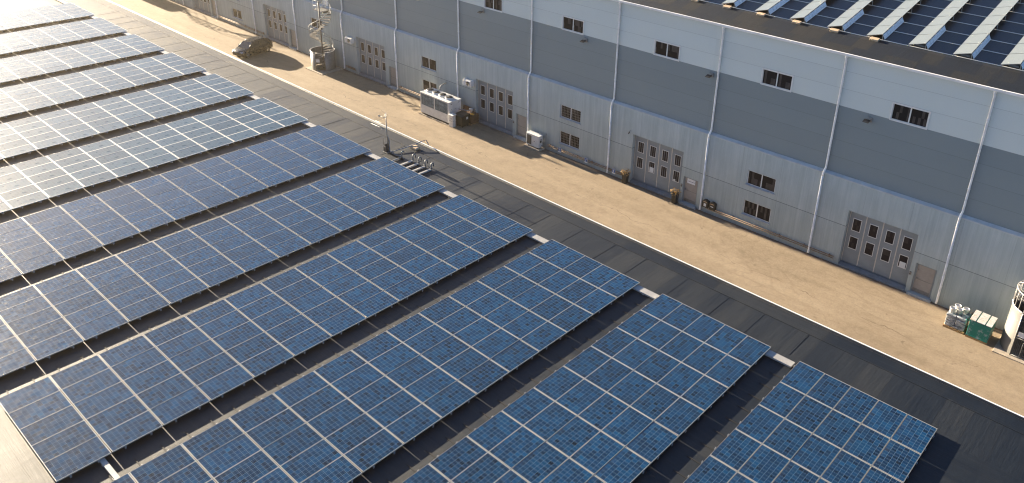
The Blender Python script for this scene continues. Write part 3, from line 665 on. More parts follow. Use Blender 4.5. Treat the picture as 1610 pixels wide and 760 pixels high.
# things on the wall -----------------------------------------------------------
def wz(x, z): return z + SL * x          # local wall height to world
LL = ['floodlight on the wall below the upper window of the rightmost bay', 'floodlight on the dark cladding beside the third downpipe from the right',
      'floodlight under the upper window left of the centre of the wall', 'small floodlight high on the wall near the top edge of the picture']
fl = None
for i, (lx, lz) in enumerate([(-5.72, 3.27), (-16.58, 3.30), (-27.53, 3.27), (-38.63, 3.28)]):
    if fl is None:
        fl = thing('wall_floodlight', LL[0], 'floodlight', (0, 0, 0), 0, 'floodlights along the cladding')
        b = MB(M['steel']); b.box(0.06, 0.22, -0.09, -0.003, -0.22, 0.05, 0, 0.01); b.tube([(0, -0.01, 0.12), (0, -0.12, 0.10), (0, -0.22, -0.08)], 0.018, 6); b.build('bracket', fl)
        b = MB([M['dark_metal'], M['headlight']]); b.prism([(-0.2, -0.42, -0.20), (-0.2, -0.12, -0.13), (-0.2, -0.12, -0.08), (-0.2, -0.42, -0.16)], (0.36, 0, 0)); b.quad((-0.18, -0.40, -0.2025), (0.14, -0.40, -0.2025), (0.14, -0.14, -0.142), (-0.18, -0.14, -0.142), 1); b.build('lamp_head', fl)
        o = fl
    else: o = copy_tree(fl); o['label'] = LL[i]
    o.location = (lx, YU, wz(lx, lz))
HL = ['white fan unit at the top left of the folding door beside the chiller', 'white fan unit at the top left of the folding door beside the spiral stair']
hp = None
for i, (hx, hz) in enumerate([(-39.95, -3.38), (-57.25, -3.40)]):
    if hp is None:
        hp = thing('wall_fan_unit', HL[0], 'fan unit', (0, 0, 0), 0, 'white fan units beside folding doors')
        b = MB(M['white_box']); b.box(-0.55, 0.5, -0.42, -0.004, -0.27, 0.25, 0, 0.03); b.box(-0.5, -0.42, -0.40, -0.01, 0.26, 0.29).box(0.3, 0.38, -0.40, -0.01, 0.26, 0.29); b.build('casing', hp)
        b = MB([M['dark_metal'], M['black_plastic']]); b.lathe((0.12, 0, 0), [(0.001, 0.0), (0.19, 0.0), (0.2, 0.02), (0.19, 0.05)], 18)
        for v in b.bm.verts: v.co = Vector((v.co.x, -0.425 - v.co.z, v.co.y))
        b.tube([(-0.0, -0.47, 0.0), (0.24, -0.47, 0.0)], 0.012, 6, 1); b.build('fan_outlet', hp); o = hp
    else: o = copy_tree(hp); o['label'] = HL[i]
    o.location = (hx, YW, wz(hx, hz))
# bumper rails
RL = [(-84.2, -73.9, 'long rail along the wall base behind the parked black car'), (-58.4, -56.7, 'short brown rail on the wall base between spiral stair and folding door'),
      (-49.9, -39.5, 'brown rail on the wall base behind the white chiller'), (-30.7, -22.75, 'brown double rail on the wall base carrying the small blue signs'),
      (-15.4, -5.95, 'long brown double rail on the wall base under the plain windows')]
for a, b_, lab in RL:
    b = MB(M['bumper_rail']); n = max(2, int((b_ - a) / 0.6))
    b.tube([(a, YW - 0.12, wz(a, -6.33)), (b_, YW - 0.12, wz(b_, -6.33))], 0.032, 8); b.tube([(a, YW - 0.12, wz(a, -6.46)), (b_, YW - 0.12, wz(b_, -6.46))], 0.028, 8)
    for i in range(6):
        xx = a + 0.3 + (b_ - a - 0.6) * i / 5; b.box(xx - 0.02, xx + 0.02, YW - 0.11, YW - 0.003, wz(xx, -6.5), wz(xx, -6.28))
    tag(b.build('wall_rail'), lab, 'rail', 'rails along the wall base')
SLB = ['blue and white parking sign under the left part of the barred window', 'blue and white parking sign midway between the barred window and downpipe', 'blue and white parking sign closest to the left planter']
for i, sx in enumerate((-29.28, -26.51, -23.74)):
    t_ = thing('parking_sign', SLB[i], 'sign', (sx, YW - 0.165, wz(sx, -6.36)), 0, 'blue signs on the wall rail')
    b = MB(M['sign_white']); b.box(-0.15, 0.15, 0, 0.012, -0.24, 0.2); b.build('plate', t_)
    b = MB(M['blue_sign']); b.box(-0.135, 0.135, -0.006, -0.001, -0.12, 0.185); b.build('blue_field', t_)
    b = MB(M['sign_white']); b.prism([(-0.05, -0.012, -0.08), (-0.01, -0.012, -0.08), (0.06, -0.012, 0.14), (0.0, -0.012, 0.14)], (0, 0.004, 0)); b.build('pictogram', t_)
ML = ['black mailbox with white label, left one below the downpipe', 'black mailbox with white stripe, right one below the downpipe']
for i, mx in enumerate((-15.52, -14.95)):
    t_ = thing('mailbox', ML[i], 'mailbox', (mx, YW - 0.003, wz(mx, -6.36)), 0, 'black mailboxes on the wall')
    b = MB(M['black_plastic']); prof = [(-0.22, 0, 0.0), (0.22, 0, 0.0), (0.24, 0, 0.42)] + [(0.24 * math.cos(a), 0, 0.42 + 0.15 * math.sin(a)) for a in [math.pi * q / 8 for q in range(1, 8)]] + [(-0.24, 0, 0.42)]
    b.prism(prof, (0, -0.26, 0)); b.build('body', t_)
    b = MB(M['paper'])
    if i == 0: b.box(-0.09, 0.1, -0.27, -0.262, 0.10, 0.32)
    else: b.box(-0.11, 0.11, -0.27, -0.262, 0.22, 0.28)
    b.build('sticker', t_)
    b = MB(M['stone_block']); b.box(-0.14, 0.14, -0.272, -0.262, 0.42, 0.47); b.build('slot_flap', t_)
for lab, sx, sz in (('small intercom beside the entrance door at the right planter', -17.72, -5.46), ('small intercom between the rightmost folding door and beige door', -1.27, -5.5), ('small intercom beside the entrance door left of the wall condenser', -34.63, -5.55)):
    t_ = thing('intercom', lab, 'intercom', (sx, YW - 0.002, wz(sx, sz)), 0, 'intercoms beside the entrance doors')
    MB(M['steel']).box(-0.055, 0.055, -0.06, 0, -0.11, 0.11, 0, 0.01).build('housing', t_); MB(M['black_plastic']).box(-0.03, 0.03, -0.068, -0.061, -0.07, 0.02).build('keypad', t_)
t_ = thing('security_camera', 'tiny camera at the top left corner of the barred folding door', 'camera', (-22.6, YW - 0.002, wz(-22.6, -2.68)))
MB(M['steel']).tube([(0, 0, 0), (0, -0.12, 0), (0, -0.16, -0.05)], 0.02, 6).build('bracket', t_); MB(M['dark_metal']).tube([(0, -0.12, -0.07), (0.05, -0.30, -0.12)], 0.045, 8).build('camera_body', t_)

# planters ---------------------------------------------------------------------
def planter(lab, x, y):
    t_ = thing('planter', lab, 'planter', (x, y, rz_(x)), 0, 'black planters flanking the barred folding door')
    b = MB(M['black_plastic']); lo, hi, H = 0.15, 0.21, 0.85
    vs = [[(-q, -q, z), (q, -q, z), (q, q, z), (-q, q, z)] for q, z in ((lo, 0.0), (hi, H), (hi - 0.03, H), (hi - 0.05, H - 0.1))]
    for i in range(3):
        for j in range(4): b.quad(vs[i][j], vs[i][(j + 1) % 4], vs[i + 1][(j + 1) % 4], vs[i + 1][j])
    b.poly(vs[0][::-1]); b.poly(vs[3]); b.build('pot', t_)
    f = MB(M['flower'])
    for i in range(150):
        a = random.uniform(0, 6.28); rr = 0.40 * math.sqrt(random.random()); zz = H + random.uniform(-0.12, 0.36) * (1 - rr)
        c = Vector((rr * math.cos(a), rr * math.sin(a), zz)); s_ = random.uniform(0.02, 0.055)
        u = Vector((random.gauss(0, 1), random.gauss(0, 1), random.gauss(0, 1))).normalized(); v = u.orthogonal().normalized()
        f.poly([c + u * s_, c + v * s_ * 0.6, c - u * s_, c - v * s_ * 0.6])
    for i in range(12):
        a = random.uniform(0, 6.28); f.tube([(0, 0, H - 0.1), (0.2 * math.cos(a), 0.2 * math.sin(a), H + 0.2)], 0.006, 4)
    f.build('dried_flowers', t_)
planter('black tapered planter with dried flowers left of the barred folding door', -22.47, 19.02)
planter('black tapered planter with dried flowers right of the barred folding door', -17.93, 18.98)

# chiller ----------------------------------------------------------------------
gz = rz_(-42)
ch = thing('chiller_unit', 'big white air chiller with four roof fans standing in the yard', 'chiller', (-44.02, 17.08, gz))
L, D, H = 3.75, 1.45, 2.1
b = MB(M['white_box']); b.box(0, L, 0.02, D, 0.16, H - 0.06, 0, 0.015).box(-0.03, L + 0.03, -0.02, D + 0.03, H - 0.06, H + 0.0, 0, 0.012)
b.box(0, 0.12, 0.0, 0.018, 0.2, H - 0.08).box(L - 0.12, L, 0.0, 0.018, 0.2, H - 0.08).box(L / 2 - 0.06, L / 2 + 0.06, 0.0, 0.018, 0.95, H - 0.08).box(0.13, L - 0.13, 0.0, 0.018, 0.20, 0.93)
b.build('casing', ch)
for a in (0.14, L / 2 + 0.08): MB(M['coil']).box(a, a + L / 2 - 0.22, -0.006, 0.016, 0.97, H - 0.14).build('coil_panel', ch)
b = MB(M['dark_metal']); b.box(0.1, L - 0.1, 0.1, D - 0.1, 0.04, 0.155)
for i in range(9): b.box(0.2 + i * 0.4, 0.28 + i * 0.4, -0.004, 0.099, 0.06, 0.15)
b.build('base_frame', ch)
MB(M['pad']).box(-0.1, 0.9, -0.12, 0.05, -0.05, 0.035).box(1.0, L + 0.1, -0.12, 0.05, -0.05, 0.035).box(-0.1, L + 0.1, D - 0.15, D + 0.05, -0.05, 0.035).build('plinth', ch)
fr = MB(M['white_box']); fr.lathe((0, 0, H), [(0.37, 0.0), (0.37, 0.14), (0.33, 0.15), (0.32, 0.02)], 22); fring = fr.mesh('fan')
fb = MB([M['dark_metal'], M['black_plastic']]); fb.lathe((0, 0, H), [(0.001, 0.03), (0.31, 0.03)], 20, 1); fb.lathe((0, 0, H), [(0.001, 0.17), (0.08, 0.16), (0.09, 0.08)], 12)
for i in range(5):
    a = i * 2 * math.pi / 5; c, s_ = math.cos(a), math.sin(a)
    P = lambda r, w, z: (r * c - w * s_, r * s_ + w * c, H + z)
    fb.poly([P(0.08, -0.05, 0.10), P(0.30, -0.10, 0.08), P(0.30, 0.10, 0.14), P(0.08, 0.05, 0.13)])
for rr in (0.14, 0.2, 0.26, 0.31): fb.tube(arc((0, 0, H + 0.165), rr, 0, 2 * math.pi * 15 / 16, 15, 'xy'), 0.006, 4, 0, False, True)
for i in range(4): a = i * math.pi / 4 + 0.3; fb.tube([(-0.33 * math.cos(a), -0.33 * math.sin(a), H + 0.165), (0.33 * math.cos(a), 0.33 * math.sin(a), H + 0.165)], 0.006, 4)
fbl = fb.mesh('fan_blades')
for i in range(4):
    o = add('fan', fring, ch, (0.42 + 0.84 * i + 0.1, 0.74, 0)); c_ = add('fan_blades', fbl, o); c_.rotation_euler = (0, 0, 0.7 * i)
b = MB(M['dark_metal'])
for yy, zz in ((0.25, 1.85), (1.1, 1.85), (0.3, 1.35), (0.8, 1.33), (1.2, 1.35), (0.6, 0.8)): b.box(L + 0.002, L + 0.014, yy, yy + (0.16 if zz == 1.85 else 0.05), zz, zz + 0.04)
b.build('side_latches', ch)
MB(M['trunk']).tube([(L - 0.1, D - 0.3, 1.2), (L + 0.7, D + 0.1, 1.15), (L + 0.9, 2.25, 1.15)], 0.05, 8).build('supply_pipe', ch)
MB(M['trunk']).tube([(0.9, D + 0.03, 1.9), (0.9, D + 0.15, 2.5), (0.9, 2.27, 2.6)], 0.05, 8).build('supply_pipe', ch)

gz = rz_(-39.7)
t_ = thing('utility_cabinet', 'narrow white cabinet with lid at the front corner of the chiller', 'cabinet', (-39.86, 17.1, gz))
b = MB(M['white_plastic']); b.box(-0.25, 0.25, -0.16, 0.2, 0.0, 1.06, 0, 0.02); b.build('body', t_)
b = MB(M['white_plastic']); b.prism([(-0.29, -0.22, 1.065), (-0.29, 0.23, 1.065), (-0.29, 0.23, 1.17), (-0.29, -0.22, 1.11)], (0.58, 0, 0)); b.build('lid', t_)
b = MB(M['dark_metal']); b.box(-0.2, 0.2, -0.168, -0.161, 0.55, 0.565).box(0.02, 0.10, -0.172, -0.161, 0.72, 0.82); b.box(0.251, 0.258, -0.1, 0.15, 0.55, 0.565); b.build('seam', t_)
t_ = thing('waste_container', 'dark waste container with white sticker between cabinet and brown crate', 'container', (-39.35, 17.85, gz))
b = MB(M['black_plastic']); v0 = [(-0.36, -0.36, 0.08), (0.36, -0.36, 0.08), (0.36, 0.36, 0.08), (-0.36, 0.36, 0.08)]; v1 = [(-0.46, -0.46, 1.0), (0.46, -0.46, 1.0), (0.46, 0.46, 1.0), (-0.46, 0.46, 1.0)]
for i in range(4): b.quad(v0[i], v0[(i + 1) % 4], v1[(i + 1) % 4], v1[i])
b.poly(v0[::-1]); b.poly(v1); b.box(-0.49, 0.49, -0.49, 0.49, 0.96, 1.03)
for sx in (-0.3, 0.3):
    for sy in (-0.3, 0.3): b.tube([(sx - 0.03, sy, 0.07), (sx + 0.03, sy, 0.07)], 0.07, 10)
b.build('body', t_)
b = MB(M['black_plastic']); b.prism([(-0.5, -0.5, 1.035), (-0.5, 0.5, 1.035), (-0.5, 0.42, 1.17), (-0.5, -0.2, 1.15)], (1.0, 0, 0)); b.build('lid', t_)
MB(M['paper']).box(0.462, 0.475, 0.02, 0.22, 0.72, 0.94).build('sticker', t_)
t_ = thing('wooden_crate', 'brown crate in the shade between dark container and folding door', 'crate', (-39.3, 18.82, gz))
b = MB(M['brown']); b.box(-0.5, 0.5, -0.42, 0.42, 0.14, 0.86)
for zz in (0.2, 0.42, 0.64): b.box(-0.52, 0.52, -0.44, 0.44, zz, zz + 0.15)
b.box(-0.54, 0.54, -0.46, 0.46, 0.862, 0.90); b.build('box', t_)
b = MB(M['wood']); b.box(-0.5, 0.5, -0.44, -0.32, 0.0, 0.13).box(-0.5, 0.5, 0.32, 0.44, 0.0, 0.13).box(-0.5, 0.5, -0.06, 0.06, 0.0, 0.13); b.build('skid', t_)
b = MB([M['white_plastic'], M['steel']]); b.lathe((0, 0, 0), [(0.001, 0), (0.14, 0.0), (0.17, 0.32), (0.18, 0.34), (0.17, 0.36), (0.001, 0.36)], 18)
b.tube([(0.17 * math.cos(a), -0.05 - 0.0, 0.3 + 0.12 * math.sin(a)) for a in [math.pi * q / 8 for q in range(9)]], 0.006, 5, 1)
tag(b.build('bucket', None, (-39.5, 19.0, gz + 0.902)), 'white bucket on top of the brown crate', 'bucket')
b = MB(M['yellow']); b.box(-0.2, 0.2, -0.14, 0.14, 0, 0.03, 0, 0.008).box(-0.12, 0.06, -0.06, 0.1, 0.03, 0.07, 0, 0.01)
o = b.build('yellow_tray', None, (-39.05, 18.68, gz + 0.903)); o.rotation_euler = (0, 0, 0.4); tag(o, 'flat yellow tray on top of the brown crate', 'tray')
b = MB(M['brown'])
for i in range(6): b.box(-0.6 + i * 0.2, -0.44 + i * 0.2, 0, 0.03, 0, 1.25)
b.box(-0.6, 0.56, 0.03, 0.07, 0.2, 0.3).box(-0.6, 0.56, 0.03, 0.07, 0.95, 1.05)
o = b.build('slatted_board', None, (-40.1, 19.02, gz)); o.rotation_euler = (-0.16, 0, 0); tag(o, 'dark brown slatted wooden panel leaning on the wall behind the chiller', 'panel')

# wall condenser ---------------------------------------------------------------
gz = rz_(-31.7)
t_ = thing('condenser_unit', 'small white air conditioning condenser on a concrete slab by the wall', 'condenser', (-31.72, 18.83, gz))
b = MB(M['white_box']); b.box(-0.70, 0.70, -0.24, 0.24, 0.26, 1.26, 0, 0.02).box(-0.72, 0.72, -0.27, 0.27, 1.262, 1.31, 0, 0.012); b.build('casing', t_)
b = MB([M['dark_metal'], M['steel']]); b.box(-0.60, -0.12, -0.252, -0.242, 0.36, 1.16, 0)
for i in range(11): b.box(-0.6, -0.12, -0.262, -0.254, 0.40 + i * 0.072, 0.41 + i * 0.072, 1)
b.box(0.15, 0.24, -0.25, -0.241, 0.72, 0.76, 0).box(0.701, 0.712, -0.1, 0.1, 0.7, 0.9, 0).box(0.701, 0.712, -0.1, 0.1, 0.95, 1.0, 0); b.build('fan_grille', t_)
MB(M['dark_metal']).box(-0.55, -0.45, -0.2, 0.2, 0.15, 0.258).box(0.45, 0.55, -0.2, 0.2, 0.15, 0.258).build('feet', t_)
MB(M['cable']).tube([(0.68, 0.2, 0.6), (0.78, 0.3, 0.8), (0.8, 0.52, 1.3), (0.8, 0.55, 1.4)], 0.025, 6).tube([(0.70, 0.1, 0.45), (0.85, 0.15, 0.3), (0.9, 0.4, 0.25)], 0.025, 6).build('refrigerant_pipe', t_)
b = MB(M['pad']); b.box(-0.88, 0.82, -0.34, 0.44, 0.02, 0.145, 0, 0.01); b.box(-0.7, 0.7, -0.28, 0.38, -0.03, 0.019)
tag(b.build('concrete_slab', None, (-31.72, 18.83, gz)), 'tan concrete slab carrying the small white condenser', 'slab')

# pallet with wrapped sacks, buckets, green container ---------------------------
def pallet(lab, x, y, w, d, rz=0):
    t_ = thing('pallet', lab, 'pallet', (x, y, rz_(x)), rz)
    b = MB(M['wood'])
    for i in range(6): b.box(-w / 2 + i * (w - 0.12) / 5, -w / 2 + i * (w - 0.12) / 5 + 0.12, -d / 2, d / 2, 0.112, 0.135)
    b.build('deck', t_)
    b = MB(M['wood'])
    for yy in (-d / 2, -0.05, d / 2 - 0.1): b.box(-w / 2, w / 2, yy, yy + 0.1, 0.0, 0.11)
    b.build('bearers', t_); return t_
pallet('wooden pallet under the wrapped white load, right of the last downpipe', 2.15, 17.86, 1.14, 1.05)
gz = rz_(2.2) + 0.137
b = MB(M['wrap'])
for lay in range(5):
    for ix in range(2):
        for iy in range(2):
            x0 = -0.53 + ix * 0.53 + random.uniform(-0.02, 0.02); y0 = -0.48 + iy * 0.49 + random.uniform(-0.02, 0.02)
            b.box(x0, x0 + 0.52, y0, y0 + 0.47, lay * 0.155 + 0.002, lay * 0.155 + 0.15, 0, 0.035)
tag(b.build('wrapped_load', None, (2.15, 17.86, gz)), 'stack of white and grey sacks wrapped in plastic on the pallet', 'wrapped load')
BL = ['white bucket on the wrapped load, front left', 'white bucket on the wrapped load, back left', 'white bucket on the wrapped load, middle one', 'white bucket on the wrapped load, rightmost']
for i, (bx, by) in enumerate([(-0.36, -0.16), (-0.22, 0.30), (-0.02, -0.02), (0.24, 0.28)]):
    b = MB([M['white_plastic'], M['wrap']]); b.lathe((0, 0, 0), [(0.001, 0), (0.14, 0.0), (0.165, 0.27), (0.18, 0.28), (0.17, 0.30), (0.15, 0.285), (0.14, 0.22), (0.001, 0.22)], 18)
    tag(b.build('bucket', None, (2.15 + bx, 17.86 + by, gz + 5 * 0.155 + 0.002)), BL[i], 'bucket', 'white buckets on the wrapped load')
pallet('wooden pallet under the green container', 3.4, 17.84, 1.14, 1.16)
t_ = thing('green_container', 'worn green metal container with rusty white lid plates', 'container', (3.4, 17.84, rz_(3.4) + 0.137))
b = MB([M['green']]); b.box(-0.55, 0.55, -0.58, 0.58, 0.0, 1.02, 0, 0.012)
b.box(-0.575, 0.575, -0.60, -0.581, 0.95, 1.0).box(-0.575, 0.575, -0.6, -0.581, 0.0, 0.06); b.build('body', t_)
b = MB(M['lid'])
for a, c in ((-0.57, -0.27), (-0.21, 0.21), (0.27, 0.57)):
    for d0, d1 in ((-0.6, -0.24), (-0.23, 0.23), (0.24, 0.6)): b.box(a, c, d0, d1, 1.03, 1.065, 0, 0.006)
b.build('lid_plates', t_)
b = MB(M['green']); b.box(-0.265, -0.215, -0.59, 0.59, 1.022, 1.05).box(0.215, 0.265, -0.59, 0.59, 1.022, 1.05); b.build('lid_bands', t_)
b = MB(M['black_rubber']); b.tube(arc((0, 0, 0.28), 0.22, 0, 2 * math.pi * 23 / 24, 23, 'xz'), 0.085, 10, 0, False, True)
o = b.build('tyre', None, (2.72, 18.95, rz_(2.7) + 0.03)); o.rotation_euler = (-0.25, 0, 0); tag(o, 'black tyre leaning on the wall behind the wrapped load', 'tyre')

# spiral stairs ------------------------------------------------------------------
M['stair_steel'] = simple('weathered_stair_steel', (0.13, 0.125, 0.12), 0.6, 0.2, 0.4, 0.25, 5)
def spiral(lab, x, y, encH, topz, a_start, sheet, gap=0.0, turns=1.6, landing=True):
    g0 = rz_(x)
    t_ = thing('spiral_stair', lab, 'staircase', (x, y, g0), 0)
    R = 1.12
    MB(M['pad']).box(-1.25, 1.7, -1.42, 1.2, -0.08, 0.06, 0, 0.01).build('base_slab', t_)
    MB(M['stair_steel']).tube([(0, 0, 0.06), (0, 0, topz + 1.1)], 0.07, 12).build('column', t_)
    n = int(topz / 0.19); tr = MB(M['stair_steel'])
    for i in range(1, n):
        a = a_start + turns * 2 * math.pi * i / n; zz = 0.06 + topz * i / n; w = turns * math.pi / n * 1.25
        pts = [(0.06 * math.cos(a - w), 0.06 * math.sin(a - w), zz), (R * math.cos(a - w), R * math.sin(a - w), zz), (R * math.cos(a + w), R * math.sin(a + w), zz), (0.06 * math.cos(a + w), 0.06 * math.sin(a + w), zz)]
        tr.prism(pts, (0, 0, 0.035))
    tr.build('treads', t_)
    hr = MB(M['trunk']); pts = []
    for i in range(0, n + 1):
        a = a_start + turns * 2 * math.pi * i / n; pts.append((R * math.cos(a), R * math.sin(a), 0.06 + topz * i / n + 1.0))
    hr.tube(pts, 0.028, 8); hr.build('handrail', t_)
    bl = MB(M['steel'])
    pts2 = [(p[0], p[1], p[2] - 0.5) for p in pts]; bl.tube(pts2, 0.016, 6)
    for i in range(0, n + 1, 2): bl.tube([(pts[i][0], pts[i][1], pts[i][2] - 1.0), pts[i]], 0.013, 5)
    bl.build('balusters', t_)
    if sheet:
        # sheet drum with a gap on the yard side, and a wire cage with a door in that gap
        s = MB([sheet]); a0, a1 = rad(-62), rad(248)
        s.lathe((0, 0, 0), [(1.2, 0.08), (1.2, encH), (1.185, encH), (1.185, 0.08)], 44, 0, a0, a1); s.build('drum_sheet', t_)
        c = MB(M['steel']); x0, x1, yy = 1.2 * math.cos(a1), 1.2 * math.cos(a0), 1.2 * math.sin(a0) - 0.05
        for xx in (x0, x1): c.tube([(xx, yy, 0.06), (xx, yy, encH)], 0.035, 8)
        c.tube([(x0, yy, encH - 0.02), (x1, yy, encH - 0.02)], 0.03, 8); c.tube([(x0, yy, 0.12), (x1, yy, 0.12)], 0.03, 8)
        c.tube([(x0 + 0.02, yy, encH * 0.45), (x1 - 0.02, yy, encH * 0.45)], 0.022, 8); c.build('cage_frame', t_)
        m = MB(M['wire'])
        for i in range(1, 12): q = x0 + (x1 - x0) * i / 12; m.tube([(q, yy, 0.12), (q, yy, encH - 0.03)], 0.006, 4)
        for i in range(1, 7): q = 0.12 + (encH - 0.2) * i / 7; m.tube([(x0, yy, q), (x1, yy, q)], 0.006, 4)
        m.build('wire_panel', t_)
        MB(M['sign_white']).box(x0 + 0.08, x0 + 0.46, yy - 0.04, yy - 0.028, encH * 0.45 + 0.1, encH * 0.45 + 0.42).build('sign_plate', t_)
        r = MB(M['pipe']); 
        r.tube(arc((0, 0, encH + 0.03), 1.2, a0, a1, 40, 'xy'), 0.03, 6); r.build('drum_rim', t_)
        for q in t_.children:
            if q.name.split('.')[0] in ('drum_sheet', 'cage_frame', 'wire_panel', 'sign_plate', 'drum_rim'): q.rotation_euler = (0, 0, gap)
    if landing:
        l = MB(M['steel']); l.box(-1.25, 0.05, 0.1, YW - y - 0.02, topz, topz + 0.05); l.build('landing', t_)
        r = MB(M['pipe'])
        for q in (0.5, 1.05): r.tube([(-1.22, YW - y - 0.05, topz + q), (-1.22, 0.12, topz + q), (-0.05, 0.12, topz + q)], 0.025, 6)
        for px, py in ((-1.22, YW - y - 0.06), (-1.22, 0.12), (-0.62, 0.12), (-0.05, 0.12)): r.tube([(px, py, topz), (px, py, topz + 1.05)], 0.025, 6)
        r.build('guard_rail', t_)
    return t_
spiral('galvanised spiral stair with sheet drum base beside the parked car', -60.5, 18.05, 1.95, 5.85, rad(-90), M['steel'], rad(38), 1.55)
spiral('spiral stair at the far end of the yard, outside the picture', -101.5, 17.8, 1.95, 5.85, rad(-90), M['steel'], 0, 1.55)
M['drum'] = simple('drum_paint', (0.135, 0.13, 0.12), 0.6, 0, 0.4, 0.15, 2)
st = spiral('white drum spiral stair with wire cage at the right edge', 5.62, 18.28, 2.75, 5.85, rad(-90), M['drum'], 0, 1.55)
b = MB(M['trunk'])
for i in range(0, 9):
    a = rad(120 + i * 16); b.tube([(1.2 * math.cos(a), 1.2 * math.sin(a), 2.75), (1.2 * math.cos(a), 1.2 * math.sin(a), 3.75)], 0.022, 6)
b.tube([(1.2 * math.cos(rad(120 + i * 8)), 1.2 * math.sin(rad(120 + i * 8)), 3.75) for i in range(17)], 0.032, 8); b.build('drum_railing', st)

